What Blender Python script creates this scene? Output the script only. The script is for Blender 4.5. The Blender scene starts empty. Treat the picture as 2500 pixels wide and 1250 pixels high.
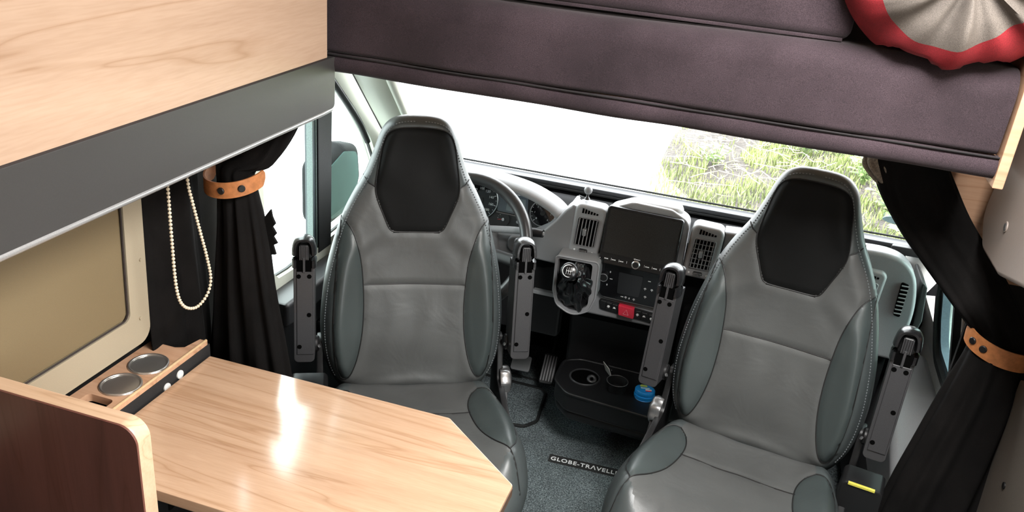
import bpy, bmesh, math, random
import numpy as np
from mathutils import Vector, Matrix, noise as mnoise

random.seed(7)
np.random.seed(7)
SC = bpy.context.scene
COL = SC.collection

# ------------------------------------------------------------------ camera
cam_d = bpy.data.cameras.new('camera')
cam = bpy.data.objects.new('camera', cam_d)
COL.objects.link(cam)
cam_d.sensor_width = 36.0
cam_d.lens = 36.0 * 2080 / 2500
cam_d.clip_start = 0.02
cam_d.clip_end = 200
_ax = Vector((.951, -.1966, .237)).normalized()
_ay = Vector((.2956, .3668, -.882))
_ay = (_ay - _ax * _ax.dot(_ay)).normalized()
_az = _ax.cross(_ay)
_m = Matrix((_ax, _ay, _az)).to_4x4()
_m.translation = Vector((0, 0, 1.85))
cam.matrix_world = _m
SC.camera = cam

# ------------------------------------------------------------------ world, light, exposure
world = bpy.data.worlds.new('overcast_sky')
SC.world = world
world.use_nodes = True
_bg = world.node_tree.nodes['Background']
_bg.inputs['Color'].default_value = (0.93, 0.98, 1.0, 1)
_bg.inputs['Strength'].default_value = 9.0

SC.view_settings.view_transform = 'Standard'
SC.view_settings.look = 'None'
SC.view_settings.gamma = 1
SC.view_settings.use_curve_mapping = False
SC.view_settings.exposure = 0.36
SC.cycles.max_bounces = 8
SC.cycles.diffuse_bounces = 5
SC.cycles.glossy_bounces = 3
SC.cycles.transparent_max_bounces = 10
SC.cycles.caustics_reflective = False
SC.cycles.caustics_refractive = False


def area(name, loc, rot, sx, sy, energy, color=(1, 1, 1), portal=False):
    d = bpy.data.lights.new(name, 'AREA')
    d.shape = 'RECTANGLE'
    d.size, d.size_y = sx, sy
    d.energy = energy
    d.color = color
    if portal:
        d.cycles.is_portal = True
    o = bpy.data.objects.new(name, d)
    COL.objects.link(o)
    o.location = loc
    o.rotation_euler = rot
    return o


R90 = math.pi / 2
# the brighter side of the overcast sky, high on the right of the van
sun_d = bpy.data.lights.new('veiled_sun', 'SUN')
sun_d.energy = 5.0
sun_d.angle = math.radians(50)
sun_d.color = (1.0, .98, .95)
sun = bpy.data.objects.new('veiled_sun', sun_d)
COL.objects.link(sun)
sun.rotation_euler = Vector((-1.0, -.30, -.62)).to_track_quat('-Z', 'Y').to_euler()
# daylight through the side window behind the camera, plus a fill lamp added in an unseen roof hatch
area('side_window_daylight', (.85, .0, 1.25), (0, R90, 0), .7, .8, 3.5, (1.0, .97, .93))
area('roof_hatch_fill', (.33, 1.05, 2.24), (0, 0, 0), .5, .55, 46, (1.0, .97, .94))

FLOOR = 0.10
GROUND = -0.5
WL, WR = -1.27, .78        # inner faces of the side walls


# ------------------------------------------------------------------ materials
MATS = {}


def mat(name, color, rough=.5, metal=0.0, spec=.5, coat=0.0, sheen=0.0, build=None, emit=None):
    if name in MATS:
        return MATS[name]
    m = bpy.data.materials.new(name)
    m.use_nodes = True
    nt = m.node_tree
    b = nt.nodes['Principled BSDF']
    c = tuple(color) + (1,) if len(color) == 3 else color
    b.inputs['Base Color'].default_value = c
    b.inputs['Roughness'].default_value = rough
    b.inputs['Metallic'].default_value = metal
    b.inputs['Specular IOR Level'].default_value = spec
    b.inputs['Coat Weight'].default_value = coat
    b.inputs['Coat Roughness'].default_value = .08
    b.inputs['Sheen Weight'].default_value = sheen
    if emit:
        b.inputs['Emission Color'].default_value = tuple(emit[:3]) + (1,)
        b.inputs['Emission Strength'].default_value = emit[3]
    if build:
        build(nt, b, c)
    MATS[name] = m
    return m


def N(nt, kind, **kw):
    n = nt.nodes.new(kind)
    for k, v in kw.items():
        if k in n.inputs:
            n.inputs[k].default_value = v
        else:
            setattr(n, k, v)
    return n


def ramp(nt, stops):
    r = nt.nodes.new('ShaderNodeValToRGB')
    e = r.color_ramp.elements
    while len(e) < len(stops):
        e.new(.5)
    for i, (p, c) in enumerate(stops):
        e[i].position = p
        e[i].color = tuple(c) + (1,)
    return r


def coords(nt, scale=(1, 1, 1), rot=(0, 0, 0)):
    tc = nt.nodes.new('ShaderNodeTexCoord')
    mp = nt.nodes.new('ShaderNodeMapping')
    mp.inputs['Scale'].default_value = scale
    mp.inputs['Rotation'].default_value = rot
    nt.links.new(tc.outputs['Object'], mp.inputs['Vector'])
    return mp.outputs['Vector']


def mixcol(nt, a, b, fac, mode='MULTIPLY'):
    m = nt.nodes.new('ShaderNodeMix')
    m.data_type = 'RGBA'
    m.blend_type = mode
    for sock, val in ((m.inputs[0], fac), (m.inputs[6], a), (m.inputs[7], b)):
        if hasattr(val, 'links') or hasattr(val, 'is_output'):
            nt.links.new(val, sock)
        else:
            sock.default_value = val
    return m.outputs[2]


def grainy(scale=60, amount=.3, bump=.1, dist=.002, scale2=None):
    """small mottling of colour and relief"""
    def f(nt, b, c):
        v = coords(nt)
        n = N(nt, 'ShaderNodeTexNoise', Scale=scale, Detail=4.0)
        nt.links.new(v, n.inputs['Vector'])
        lo = tuple(x * (1 - amount) for x in c[:3])
        hi = tuple(min(1, x * (1 + amount)) for x in c[:3])
        r = ramp(nt, [(.3, lo), (.7, hi)])
        nt.links.new(n.outputs['Fac'], r.inputs['Fac'])
        nt.links.new(r.outputs['Color'], b.inputs['Base Color'])
        if bump:
            bp = N(nt, 'ShaderNodeBump', Strength=bump, Distance=dist)
            n2 = n
            if scale2:
                n2 = N(nt, 'ShaderNodeTexNoise', Scale=scale2, Detail=2.0)
                nt.links.new(v, n2.inputs['Vector'])
            nt.links.new(n2.outputs['Fac'], bp.inputs['Height'])
            nt.links.new(bp.outputs['Normal'], b.inputs['Normal'])
    return f


def leather(wr=.35):
    def f(nt, b, c):
        v = coords(nt)
        n = N(nt, 'ShaderNodeTexNoise', Scale=9.0, Detail=3.0, Distortion=.6)
        vo = N(nt, 'ShaderNodeTexVoronoi', Scale=420.0)
        n3 = N(nt, 'ShaderNodeTexNoise', Scale=5.0, Detail=2.0)
        for q in (n, vo, n3):
            nt.links.new(v, q.inputs['Vector'])
        r = ramp(nt, [(.3, tuple(x * .82 for x in c[:3])), (.75, tuple(x * 1.16 for x in c[:3]))])
        nt.links.new(n3.outputs['Fac'], r.inputs['Fac'])
        nt.links.new(r.outputs['Color'], b.inputs['Base Color'])
        b1 = N(nt, 'ShaderNodeBump', Strength=wr, Distance=.012)
        b2 = N(nt, 'ShaderNodeBump', Strength=.12, Distance=.0006)
        nt.links.new(n.outputs['Fac'], b1.inputs['Height'])
        nt.links.new(vo.outputs['Distance'], b2.inputs['Height'])
        nt.links.new(b1.outputs['Normal'], b2.inputs['Normal'])
        nt.links.new(b2.outputs['Normal'], b.inputs['Normal'])
    return f


def wood(light, dark, axis='X', scale=1.0, knots=True, tilt=0.0):
    def f(nt, b, c):
        long_, cross = .55 * scale, 8.0 * scale
        s = {'X': (long_, cross, cross), 'Y': (cross, long_, cross), 'Z': (cross, cross, long_)}[axis]
        rot = {'X': (0, 0, tilt), 'Y': (tilt, 0, 0), 'Z': (0, 0, 0)}[axis]
        v = coords(nt, s, rot)
        warp = N(nt, 'ShaderNodeTexNoise', Scale=.8, Detail=2.0)
        nt.links.new(v, warp.inputs['Vector'])
        add = nt.nodes.new('ShaderNodeVectorMath')
        add.operation = 'MULTIPLY_ADD'
        nt.links.new(warp.outputs['Color'], add.inputs[0])
        add.inputs[1].default_value = (.7, .7, .7)
        nt.links.new(v, add.inputs[2])
        n1 = N(nt, 'ShaderNodeTexNoise', Scale=1.1, Detail=6.0, Roughness=.62, Distortion=.5)
        nt.links.new(add.outputs[0], n1.inputs['Vector'])
        r1 = ramp(nt, [(.28, dark), (.44, tuple((a * .35 + l * .65) for a, l in zip(dark, light))), (.62, light),
                       (.8, tuple(min(1, l * 1.08) for l in light))])
        nt.links.new(n1.outputs['Fac'], r1.inputs['Fac'])
        # thin dark veins
        n2 = N(nt, 'ShaderNodeTexNoise', Scale=.75, Detail=3.0, Roughness=.5, Distortion=.9)
        nt.links.new(add.outputs[0], n2.inputs['Vector'])
        sub = N(nt, 'ShaderNodeMath', operation='SUBTRACT')
        sub.inputs[1].default_value = .5
        nt.links.new(n2.outputs['Fac'], sub.inputs[0])
        ab = N(nt, 'ShaderNodeMath', operation='ABSOLUTE')
        nt.links.new(sub.outputs[0], ab.inputs[0])
        r2 = ramp(nt, [(0.0, (.74, .66, .58)), (.008, (.9, .86, .82)), (.028, (1, 1, 1))])
        nt.links.new(ab.outputs[0], r2.inputs['Fac'])
        o = mixcol(nt, r1.outputs['Color'], r2.outputs['Color'], .8)
        # fine pores
        n3 = N(nt, 'ShaderNodeTexNoise', Scale=22.0, Detail=2.0)
        nt.links.new(v, n3.inputs['Vector'])
        r3 = ramp(nt, [(.35, (.9, .87, .84)), (.6, (1, 1, 1))])
        nt.links.new(n3.outputs['Fac'], r3.inputs['Fac'])
        o = mixcol(nt, o, r3.outputs['Color'], .6)
        nt.links.new(o, b.inputs['Base Color'])
    return f


def fabric(c2=None, scale=900, blotch=7, bump=.25):
    def f(nt, b, c):
        v = coords(nt)
        n1 = N(nt, 'ShaderNodeTexNoise', Scale=float(blotch), Detail=4.0)
        n2 = N(nt, 'ShaderNodeTexNoise', Scale=float(scale), Detail=1.0)
        nt.links.new(v, n1.inputs['Vector'])
        nt.links.new(v, n2.inputs['Vector'])
        k2 = c2 or tuple(x * 1.5 for x in c[:3])
        r = ramp(nt, [(.3, tuple(x * .75 for x in c[:3])), (.7, k2)])
        nt.links.new(n1.outputs['Fac'], r.inputs['Fac'])
        r2 = ramp(nt, [(.35, (.6, .6, .6)), (.65, (1.25, 1.25, 1.25))])
        nt.links.new(n2.outputs['Fac'], r2.inputs['Fac'])
        nt.links.new(mixcol(nt, r.outputs['Color'], r2.outputs['Color'], .8), b.inputs['Base Color'])
        bp = N(nt, 'ShaderNodeBump', Strength=bump, Distance=.001)
        nt.links.new(n2.outputs['Fac'], bp.inputs['Height'])
        nt.links.new(bp.outputs['Normal'], b.inputs['Normal'])
    return f


def carpet(nt, b, c):
    v = coords(nt)
    n1 = N(nt, 'ShaderNodeTexNoise', Scale=230.0, Detail=3.0, Roughness=.7)
    n2 = N(nt, 'ShaderNodeTexNoise', Scale=14.0, Detail=2.0)
    nt.links.new(v, n1.inputs['Vector'])
    nt.links.new(v, n2.inputs['Vector'])
    r = ramp(nt, [(.36, (.024, .031, .034)), (.5, (.095, .118, .125)), (.70, (.29, .33, .34))])
    nt.links.new(n1.outputs['Fac'], r.inputs['Fac'])
    r2 = ramp(nt, [(.3, (.75, .75, .75)), (.7, (1.2, 1.2, 1.2))])
    nt.links.new(n2.outputs['Fac'], r2.inputs['Fac'])
    nt.links.new(mixcol(nt, r.outputs['Color'], r2.outputs['Color'], .7), b.inputs['Base Color'])
    bp = N(nt, 'ShaderNodeBump', Strength=.9, Distance=.006)
    nt.links.new(n1.outputs['Fac'], bp.inputs['Height'])
    nt.links.new(bp.outputs['Normal'], b.inputs['Normal'])


def glass_mat(name, tint=(1, 1, 1), refl=.06):
    if name in MATS:
        return MATS[name]
    m = bpy.data.materials.new(name)
    m.use_nodes = True
    nt = m.node_tree
    nt.nodes.clear()
    out = nt.nodes.new('ShaderNodeOutputMaterial')
    tr = nt.nodes.new('ShaderNodeBsdfTransparent')
    tr.inputs['Color'].default_value = tuple(tint) + (1,)
    gl = nt.nodes.new('ShaderNodeBsdfGlossy')
    gl.inputs['Roughness'].default_value = .02
    lw = nt.nodes.new('ShaderNodeLayerWeight')
    lw.inputs['Blend'].default_value = .5
    pw = N(nt, 'ShaderNodeMath', operation='POWER')
    pw.inputs[1].default_value = 5.0
    nt.links.new(lw.outputs['Facing'], pw.inputs[0])
    fr = N(nt, 'ShaderNodeMath', operation='MULTIPLY_ADD')
    fr.inputs[1].default_value = .5
    fr.inputs[2].default_value = refl * .5
    nt.links.new(pw.outputs[0], fr.inputs[0])
    mx = nt.nodes.new('ShaderNodeMixShader')
    nt.links.new(fr.outputs[0], mx.inputs[0])
    nt.links.new(tr.outputs[0], mx.inputs[1])
    nt.links.new(gl.outputs[0], mx.inputs[2])
    nt.links.new(mx.outputs[0], out.inputs['Surface'])
    MATS[name] = m
    return m


M_LEATHER = mat('grey_leather', (.064, .067, .066), .46, spec=.5, build=leather(.30))
M_LEATHER_SIDE = mat('grey_leather_window_tint', (.038, .048, .048), .40, spec=.5, build=leather(.10))  # same leather as the centre; greenish window light put into the colour
M_LEATHER_WRAP = mat('dark_grey_leather', (.048, .057, .058), .40, spec=.5, build=leather(.12))
M_INSERT = mat('black_microfibre', (.0042, .0045, .0045), .7, spec=.15, build=leather(.10))
M_SEAM = mat('black_seam', (.004, .004, .004), .6, build=grainy(300, .2, 0))
M_STITCH = mat('grey_stitch', (.10, .11, .115), .6, build=grainy(300, .2, 0))
M_PLASTIC = mat('black_plastic', (.0055, .0055, .006), .45, build=grainy(700, .2, .12, .0006))
M_PLASTIC_ARM = mat('charcoal_plastic', (.030, .030, .032), .42, build=grainy(600, .15, .1, .0005))
M_PLASTIC_SOFT = mat('soft_black_vinyl', (.008, .008, .009), .25, build=grainy(40, .3, .35, .003))
M_GLOSS = mat('gloss_black', (.006, .006, .007), .08, build=grainy(900, .5, 0))
M_HOLE = mat('dark_hole', (.0015, .0015, .0015), 1.0, spec=.02, build=grainy(300, .2, 0))
M_DASH = mat('grey_dash_plastic', (.20, .202, .21), .46, build=grainy(900, .12, .15, .0006))
M_DASH_LIGHT = mat('window_lit_dash_plastic', (.27, .272, .278), .44, build=grainy(900, .1, .12, .0006))  # paler copy of the dash plastic; window highlight put into the colour
M_DASH_DARK = mat('dark_dash_plastic', (.007, .007, .0075), .85, spec=.12, build=grainy(900, .2, .15, .0006))
M_SILVER = mat('brushed_silver', (.55, .55, .56), .28, metal=.9, build=grainy(500, .1, 0))
M_CHROME = mat('polished_steel', (.62, .60, .57), .30, metal=.9, build=grainy(12, .05, .04, .002))
M_WHITE_INK = mat('white_print', (.75, .76, .76), .5, build=grainy(300, .05, 0))
M_RED = mat('red_plastic', (.62, .03, .06), .35, build=grainy(200, .08, 0))
M_RED_INK = mat('red_print', (.7, .05, .05), .4, build=grainy(200, .08, 0))
M_LCD = mat('grey_display', (.10, .12, .14), .12, build=grainy(3, .25, 0))
M_WOOD_Y = mat('pale_oak_long', (.66, .42, .25), .40, spec=.45, build=wood((.46, .322, .232), (.34, .222, .152), 'Y', 1.3, tilt=.10))
M_WOOD_X = mat('pale_oak_table', (.66, .42, .25), .13, spec=1.0, build=wood((.54, .36, .238), (.42, .258, .162), 'X', 1.7))
M_WOOD_Z = mat('brown_oak_panel', (.2, .1, .06), .45, build=wood((.15, .055, .04), (.10, .038, .028), 'Z', 1.4))
M_WOOD_EDGE = mat('pale_oak_edge', (.66, .45, .3), .35, build=wood((.66, .46, .31), (.52, .34, .22), 'X', 1.0))
M_WOOD_WARM = mat('warm_beech_panel', (.45, .25, .15), .5, build=wood((.56, .34, .215), (.45, .26, .16), 'X', 1.0))
M_PELMET = mat('anthracite_laminate', (.042, .040, .039), .38, spec=.5, build=grainy(800, .08, .05, .0004))
M_LIP = mat('grey_aluminium_lip', (.36, .36, .36), .32, metal=.5, build=grainy(500, .1, 0))
M_BLACKEDGE = mat('dark_shadow_gap', (.02, .012, .01), .7, build=grainy(300, .2, 0))
M_FRAME = mat('cream_window_frame', (.36, .31, .225), .42, build=grainy(600, .05, .04, .0004))
M_BLIND = mat('khaki_blind_cassette', (.17, .128, .068), .55, build=grainy(900, .10, .08, .0005))
M_TRIM = mat('pale_grey_green_trim', (.56, .58, .50), .45, build=grainy(700, .05, .05, .0005))
M_WHITE = mat('white_painted_steel', (.80, .79, .76), .35, build=grainy(500, .03, 0))
M_BEIGE = mat('beige_plastic', (.25, .205, .18), .5, build=grainy(700, .07, .08, .0006))
M_WALL = mat('dark_felt_wall', (.012, .011, .011), .9, build=fabric(scale=600))
M_ROOM = mat('cream_lining', (.52, .47, .41), .7, build=grainy(200, .06, .05, .001))
M_CURT = mat('black_curtain_cloth', (.0036, .0032, .0031), .95, spec=.15, sheen=.0, build=fabric((.0065, .0056, .0053), 700, 10, .3))
M_BED = mat('aubergine_velvet', (.028, .0185, .0225), .9, spec=.2, sheen=.1, build=fabric((.044, .030, .036), 700, 6, .35))
M_STRAP = mat('tan_leather', (.42, .16, .055), .5, build=grainy(90, .2, .2, .001))
M_BEAD = mat('cream_beads', (.62, .55, .42), .35, build=grainy(300, .05, 0))
M_CARPET = mat('charcoal_carpet', (.06, .07, .075), .95, build=carpet)
M_RUBBER = mat('black_rubber', (.01, .011, .011), .6, build=grainy(300, .3, .2, .001))
M_BLUE = mat('blue_plastic_lid', (.015, .26, .68), .28, build=grainy(200, .08, 0))
M_LIME = mat('lime_print', (.55, .68, .12), .4, build=grainy(200, .08, 0))
M_BAG_RED = mat('red_cotton', (.22, .007, .013), .85, sheen=.0, build=fabric((.30, .012, .019), 900, 12, .3))
M_BAG_GREY = mat('ecru_cotton', (.105, .088, .075), .85, sheen=.0, build=fabric((.15, .128, .11), 900, 12, .3))
M_GLASS = glass_mat('clear_glass')
M_GLASS_G = glass_mat('green_tinted_glass', (.93, .975, .96))
M_STICKER = mat('pale_blue_sticker', (.55, .8, .82), .4, build=grainy(200, .08, 0))

# ------------------------------------------------------------------ object helpers
ROOTM = {}


def tag(o, label=None, cat=None, group=None, kind=None):
    if label: o['label'] = label
    if cat: o['category'] = cat
    if group: o['group'] = group
    if kind: o['kind'] = kind
    return o


def thing(name, loc, label=None, cat=None, rz=0.0, group=None, kind=None, local=False):
    """an Empty at the base of a thing; parts are given in world coordinates unless local"""
    o = bpy.data.objects.new(name, None)
    o.empty_display_size = .05
    COL.objects.link(o)
    o.location = loc
    o.rotation_euler = (0, 0, rz)
    M = Matrix.Translation(Vector(loc)) @ Matrix.Rotation(rz, 4, 'Z')
    ROOTM[o] = Matrix.Identity(4) if local else M.inverted()
    return tag(o, label, cat, group, kind)


def obj(name, verts, faces, m, parent=None, smooth=35, kind=None, uv=None):
    me = bpy.data.meshes.new(name)
    V = [Vector(v) for v in verts]
    if parent is not None:
        T = ROOTM[parent]
        V = [T @ v for v in V]
        loc = None
    else:
        lo = Vector([min(v[i] for v in V) for i in range(3)])
        hi = Vector([max(v[i] for v in V) for i in range(3)])
        loc = Vector(((lo.x + hi.x) / 2, (lo.y + hi.y) / 2, lo.z))
        V = [v - loc for v in V]
    me.from_pydata(V, [], [tuple(f) for f in faces])
    me.materials.append(m)
    me.update()
    bm = bmesh.new()
    bm.from_mesh(me)
    bmesh.ops.recalc_face_normals(bm, faces=bm.faces)
    bm.to_mesh(me)
    bm.free()
    if smooth:
        me.polygons.foreach_set('use_smooth', [True] * len(me.polygons))
        if smooth < 180:
            me.set_sharp_from_angle(angle=math.radians(smooth))
    o = bpy.data.objects.new(name, me)
    COL.objects.link(o)
    if parent is not None:
        o.parent = parent
        ROOTM[o] = ROOTM[parent]
    else:
        o.location = loc
        ROOTM[o] = Matrix.Translation(-loc)
    if kind:
        o['kind'] = kind
    return o


def bm_obj(name, bm, m, parent=None, smooth=35, kind=None, wn=True):
    vs = [v.co.copy() for v in bm.verts]
    bm.verts.index_update()
    fs = [[v.index for v in f.verts] for f in bm.faces]
    bm.free()
    o = obj(name, vs, fs, m, parent, smooth, kind)
    if wn and smooth:
        w = o.modifiers.new('flat_faces', 'WEIGHTED_NORMAL')
        w.keep_sharp = True
    return o


def bevel_bm(bm, w, seg=2):
    if w > 0:
        bmesh.ops.bevel(bm, geom=[e for e in bm.edges if e.calc_face_angle(0) > .5], offset=w, segments=seg,
                        profile=.5, affect='EDGES', clamp_overlap=True)


def box(name, lo, hi, m, parent=None, bev=.003, seg=2, M=None):
    bm = bmesh.new()
    bmesh.ops.create_cube(bm, size=1)
    for v in bm.verts:
        v.co = Vector([(lo[i] + hi[i]) / 2 + v.co[i] * (hi[i] - lo[i]) for i in range(3)])
    bevel_bm(bm, bev, seg)
    if M is not None:
        bm.transform(M)
    return bm_obj(name, bm, m, parent)


def rounded(poly, rs, n=5):
    """round the corners of a 2d polygon; rs is one radius or a list"""
    out = []
    k = len(poly)
    for i in range(k):
        r = rs[i] if isinstance(rs, (list, tuple)) else rs
        p0, p, p1 = Vector(poly[i - 1]), Vector(poly[i]), Vector(poly[(i + 1) % k])
        if r <= 0:
            out.append(tuple(p)); continue
        a, b = (p0 - p), (p1 - p)
        la, lb = a.length, b.length
        a.normalize(); b.normalize()
        ang = a.angle(b)
        t = min(r / math.tan(ang / 2), la * .49, lb * .49)
        r2 = t * math.tan(ang / 2)
        c = p + (a + b).normalized() * (r2 / math.sin(ang / 2))
        q0, q1 = p + a * t - c, p + b * t - c
        for j in range(n + 1):
            f = j / n
            d = q0.lerp(q1, f)
            d.normalize()
            out.append(tuple(c + d * r2))
    return out


def prism(name, poly, plane, a, b, m, parent=None, bev=0.0, seg=2, M=None, kind=None, smooth=35):
    """extrude a 2d polygon; plane 'xy' 'xz' 'yz', from a to b along the third axis"""
    def P(p, t):
        return {'xy': (p[0], p[1], t), 'xz': (p[0], t, p[1]), 'yz': (t, p[0], p[1])}[plane]
    bm = bmesh.new()
    A = [bm.verts.new(P(p, a)) for p in poly]
    B = [bm.verts.new(P(p, b)) for p in poly]
    n = len(poly)
    fa = bm.faces.new(A)
    fb = bm.faces.new(B[::-1])
    for i in range(n):
        bm.faces.new((A[i], B[i], B[(i + 1) % n], A[(i + 1) % n]))
    bm.normal_update()
    if bev > 0:
        es = list(set(list(fa.edges) + list(fb.edges)))
        bmesh.ops.bevel(bm, geom=es, offset=bev, segments=seg, profile=.5, affect='EDGES', clamp_overlap=True)
    if M is not None:
        bm.transform(M)
    return bm_obj(name, bm, m, parent, smooth, kind)


def catmull(pts, n=8, closed=False):
    P = [Vector(p) for p in pts]
    k = len(P)
    out = []
    rng = range(k) if closed else range(k - 1)
    for i in rng:
        if closed:
            p0, p1, p2, p3 = P[i - 1], P[i], P[(i + 1) % k], P[(i + 2) % k]
        else:
            p0, p1, p2, p3 = P[max(i - 1, 0)], P[i], P[i + 1], P[min(i + 2, k - 1)]
        for j in range(n):
            t = j / n
            out.append(.5 * ((2 * p1) + (p2 - p0) * t + (2 * p0 - 5 * p1 + 4 * p2 - p3) * t * t
                             + (3 * p1 - p0 - 3 * p2 + p3) * t * t * t))
    if not closed:
        out.append(P[-1].copy())
    return out


def tube_geo(pts, r, seg=8, closed=False, caps=True, ry=None, up=None):
    """sweep; r and ry (second radius) may be lists"""
    P = [Vector(p) for p in pts]
    n = len(P)
    V, F = [], []
    prev = None
    for i in range(n):
        if closed:
            t = P[(i + 1) % n] - P[i - 1]
        else:
            t = P[min(i + 1, n - 1)] - P[max(i - 1, 0)]
        t.normalize()
        if up is not None:
            a = Vector(up) - t * t.dot(Vector(up))
        elif prev is None:
            a = t.orthogonal()
        else:
            a = prev - t * t.dot(prev)
        a.normalize()
        prev = a
        b = t.cross(a)
        ra = r[i] if isinstance(r, (list, tuple)) else r
        rb = ra if ry is None else (ry[i] if isinstance(ry, (list, tuple)) else ry)
        for j in range(seg):
            th = 2 * math.pi * j / seg
            V.append(P[i] + a * (math.cos(th) * ra) + b * (math.sin(th) * rb))
    rings = n if closed else n - 1
    for i in range(rings):
        for j in range(seg):
            i2, j2 = (i + 1) % n, (j + 1) % seg
            F.append((i * seg + j, i * seg + j2, i2 * seg + j2, i2 * seg + j))
    if caps and not closed:
        F.append(tuple(range(seg))[::-1])
        F.append(tuple((n - 1) * seg + j for j in range(seg)))
    return V, F


def tube(name, pts, r, m, parent=None, seg=8, closed=False, ry=None, up=None, smooth=60, kind=None):
    V, F = tube_geo(pts, r, seg, closed, True, ry, up)
    return obj(name, V, F, m, parent, smooth, kind)


def lathe(name, prof, m, parent=None, seg=32, M=None, smooth=40, lobes=None):
    """profile [(r, z)], turned about z, then M"""
    V, F = [], []
    k = len(prof)
    for i in range(seg):
        th = 2 * math.pi * i / seg
        f = 1 if lobes is None else 1 + lobes[1] * math.cos(lobes[0] * th)
        for r, z in prof:
            V.append(Vector((r * f * math.cos(th), r * f * math.sin(th), z)))
    for i in range(seg):
        for j in range(k - 1):
            a, b = i * k + j, ((i + 1) % seg) * k + j
            F.append((a, b, b + 1, a + 1))
    if prof[0][0] > 1e-6:
        F.append(tuple(i * k for i in range(seg)))
    if prof[-1][0] > 1e-6:
        F.append(tuple(i * k + k - 1 for i in range(seg)))
    if M is not None:
        V = [M @ v for v in V]
    return obj(name, V, F, m, parent, smooth)


def disc(name, c, normal, r, h, m, parent=None, seg=20, bev=.0):
    q = Vector(normal).normalized()
    M = Matrix.Translation(Vector(c)) @ q.to_track_quat('Z', 'Y').to_matrix().to_4x4()
    if bev > 0:
        prof = [(r, 0), (r, h - bev), (r - bev, h)]
    else:
        prof = [(r, 0), (r, h)]
    return lathe(name, prof, m, parent, seg, M)


def ring(name, c, normal, r, t, m, parent=None, seg=32, ts=8):
    q = Vector(normal).normalized().to_track_quat('Z', 'Y').to_matrix()
    pts = [Vector(c) + q @ Vector((r * math.cos(a), r * math.sin(a), 0)) for a in
           [2 * math.pi * i / seg for i in range(seg)]]
    return tube(name, pts, t, m, parent, ts, True)


def frame3(o, x, z):
    """matrix with origin o, x axis and z axis given"""
    x = Vector(x).normalized()
    z = Vector(z)
    z = (z - x * x.dot(z)).normalized()
    y = z.cross(x)
    return Matrix(((x.x, y.x, z.x, o[0]), (x.y, y.y, z.y, o[1]), (x.z, y.z, z.z, o[2]), (0, 0, 0, 1)))


def text(name, s, size, M, m, parent=None, depth=.0004, spacing=1.0, align='LEFT', bold=0.0):
    cu = bpy.data.curves.new(name, 'FONT')
    cu.body = s
    cu.size = size
    cu.extrude = depth
    cu.offset = bold
    cu.space_character = spacing
    cu.align_x = align
    cu.resolution_u = 3
    t = bpy.data.objects.new(name, cu)
    COL.objects.link(t)
    dg = bpy.context.evaluated_depsgraph_get()
    me = bpy.data.meshes.new_from_object(t.evaluated_get(dg))
    V = [M @ v.co for v in me.vertices]
    F = [tuple(p.vertices) for p in me.polygons]
    bpy.data.objects.remove(t)
    bpy.data.curves.remove(cu)
    bpy.data.meshes.remove(me)
    return obj(name, V, F, m, parent, 0)


def dashes(name, rects, M, h, m, parent=None):
    """many tiny raised bars (x0, y0, x1, y1) on the xy plane of M, one mesh"""
    V, F = [], []
    for x0, y0, x1, y1 in rects:
        k = len(V)
        for z in (0, h):
            V += [M @ Vector(p) for p in ((x0, y0, z), (x1, y0, z), (x1, y1, z), (x0, y1, z))]
        F += [(k, k + 1, k + 2, k + 3), (k + 4, k + 5, k + 6, k + 7), (k, k + 1, k + 5, k + 4), (k + 1, k + 2, k + 6, k + 5),
              (k + 2, k + 3, k + 7, k + 6), (k + 3, k, k + 4, k + 7)]
    return obj(name, V, F, m, parent, 0)


def holed(name, outer, holes, plane, a, b, m, parent=None, M=None, kind=None):
    """flat plate with holes, extruded from a to b along the third axis"""
    def P(p, t):
        return {'xy': (p[0], p[1], t), 'xz': (p[0], t, p[1]), 'yz': (t, p[0], p[1])}[plane]
    bm = bmesh.new()
    loops = [outer] + holes
    es = []
    for lp in loops:
        vs = [bm.verts.new(P(p, a)) for p in lp]
        for i in range(len(vs)):
            es.append(bm.edges.new((vs[i], vs[(i + 1) % len(vs)])))
    bmesh.ops.triangle_fill(bm, use_beauty=True, use_dissolve=False, edges=es)
    bm.verts.index_update()
    V = [v.co.copy() for v in bm.verts]
    F = [[v.index for v in f.verts] for f in bm.faces]
    E = [(e.verts[0].index, e.verts[1].index) for e in es]
    bm.free()
    n = len(V)
    ax = {'xy': 2, 'xz': 1, 'yz': 0}[plane]
    V2 = []
    for v in V:
        w = v.copy(); w[ax] = b
        V2.append(w)
    V = V + V2
    F = F + [[i + n for i in f][::-1] for f in F] + [(i, j, j + n, i + n) for i, j in E]
    if M is not None:
        V = [M @ v for v in V]
    return obj(name, V, F, m, parent, 35, kind)


# ================================================================== OUTSIDE
def pavement(nt, b, c):
    v = coords(nt)
    n = N(nt, 'ShaderNodeTexNoise', Scale=1.4, Detail=6.0)
    n2 = N(nt, 'ShaderNodeTexNoise', Scale=45.0, Detail=3.0)
    nt.links.new(v, n.inputs['Vector']); nt.links.new(v, n2.inputs['Vector'])
    r = ramp(nt, [(.3, (.42, .42, .41)), (.7, (.56, .56, .55))])
    nt.links.new(n.outputs['Fac'], r.inputs['Fac'])
    r2 = ramp(nt, [(.25, (.6, .6, .6)), (.5, (1, 1, 1))])
    nt.links.new(n2.outputs['Fac'], r2.inputs['Fac'])
    nt.links.new(mixcol(nt, r.outputs['Color'], r2.outputs['Color'], .6), b.inputs['Base Color'])


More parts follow.
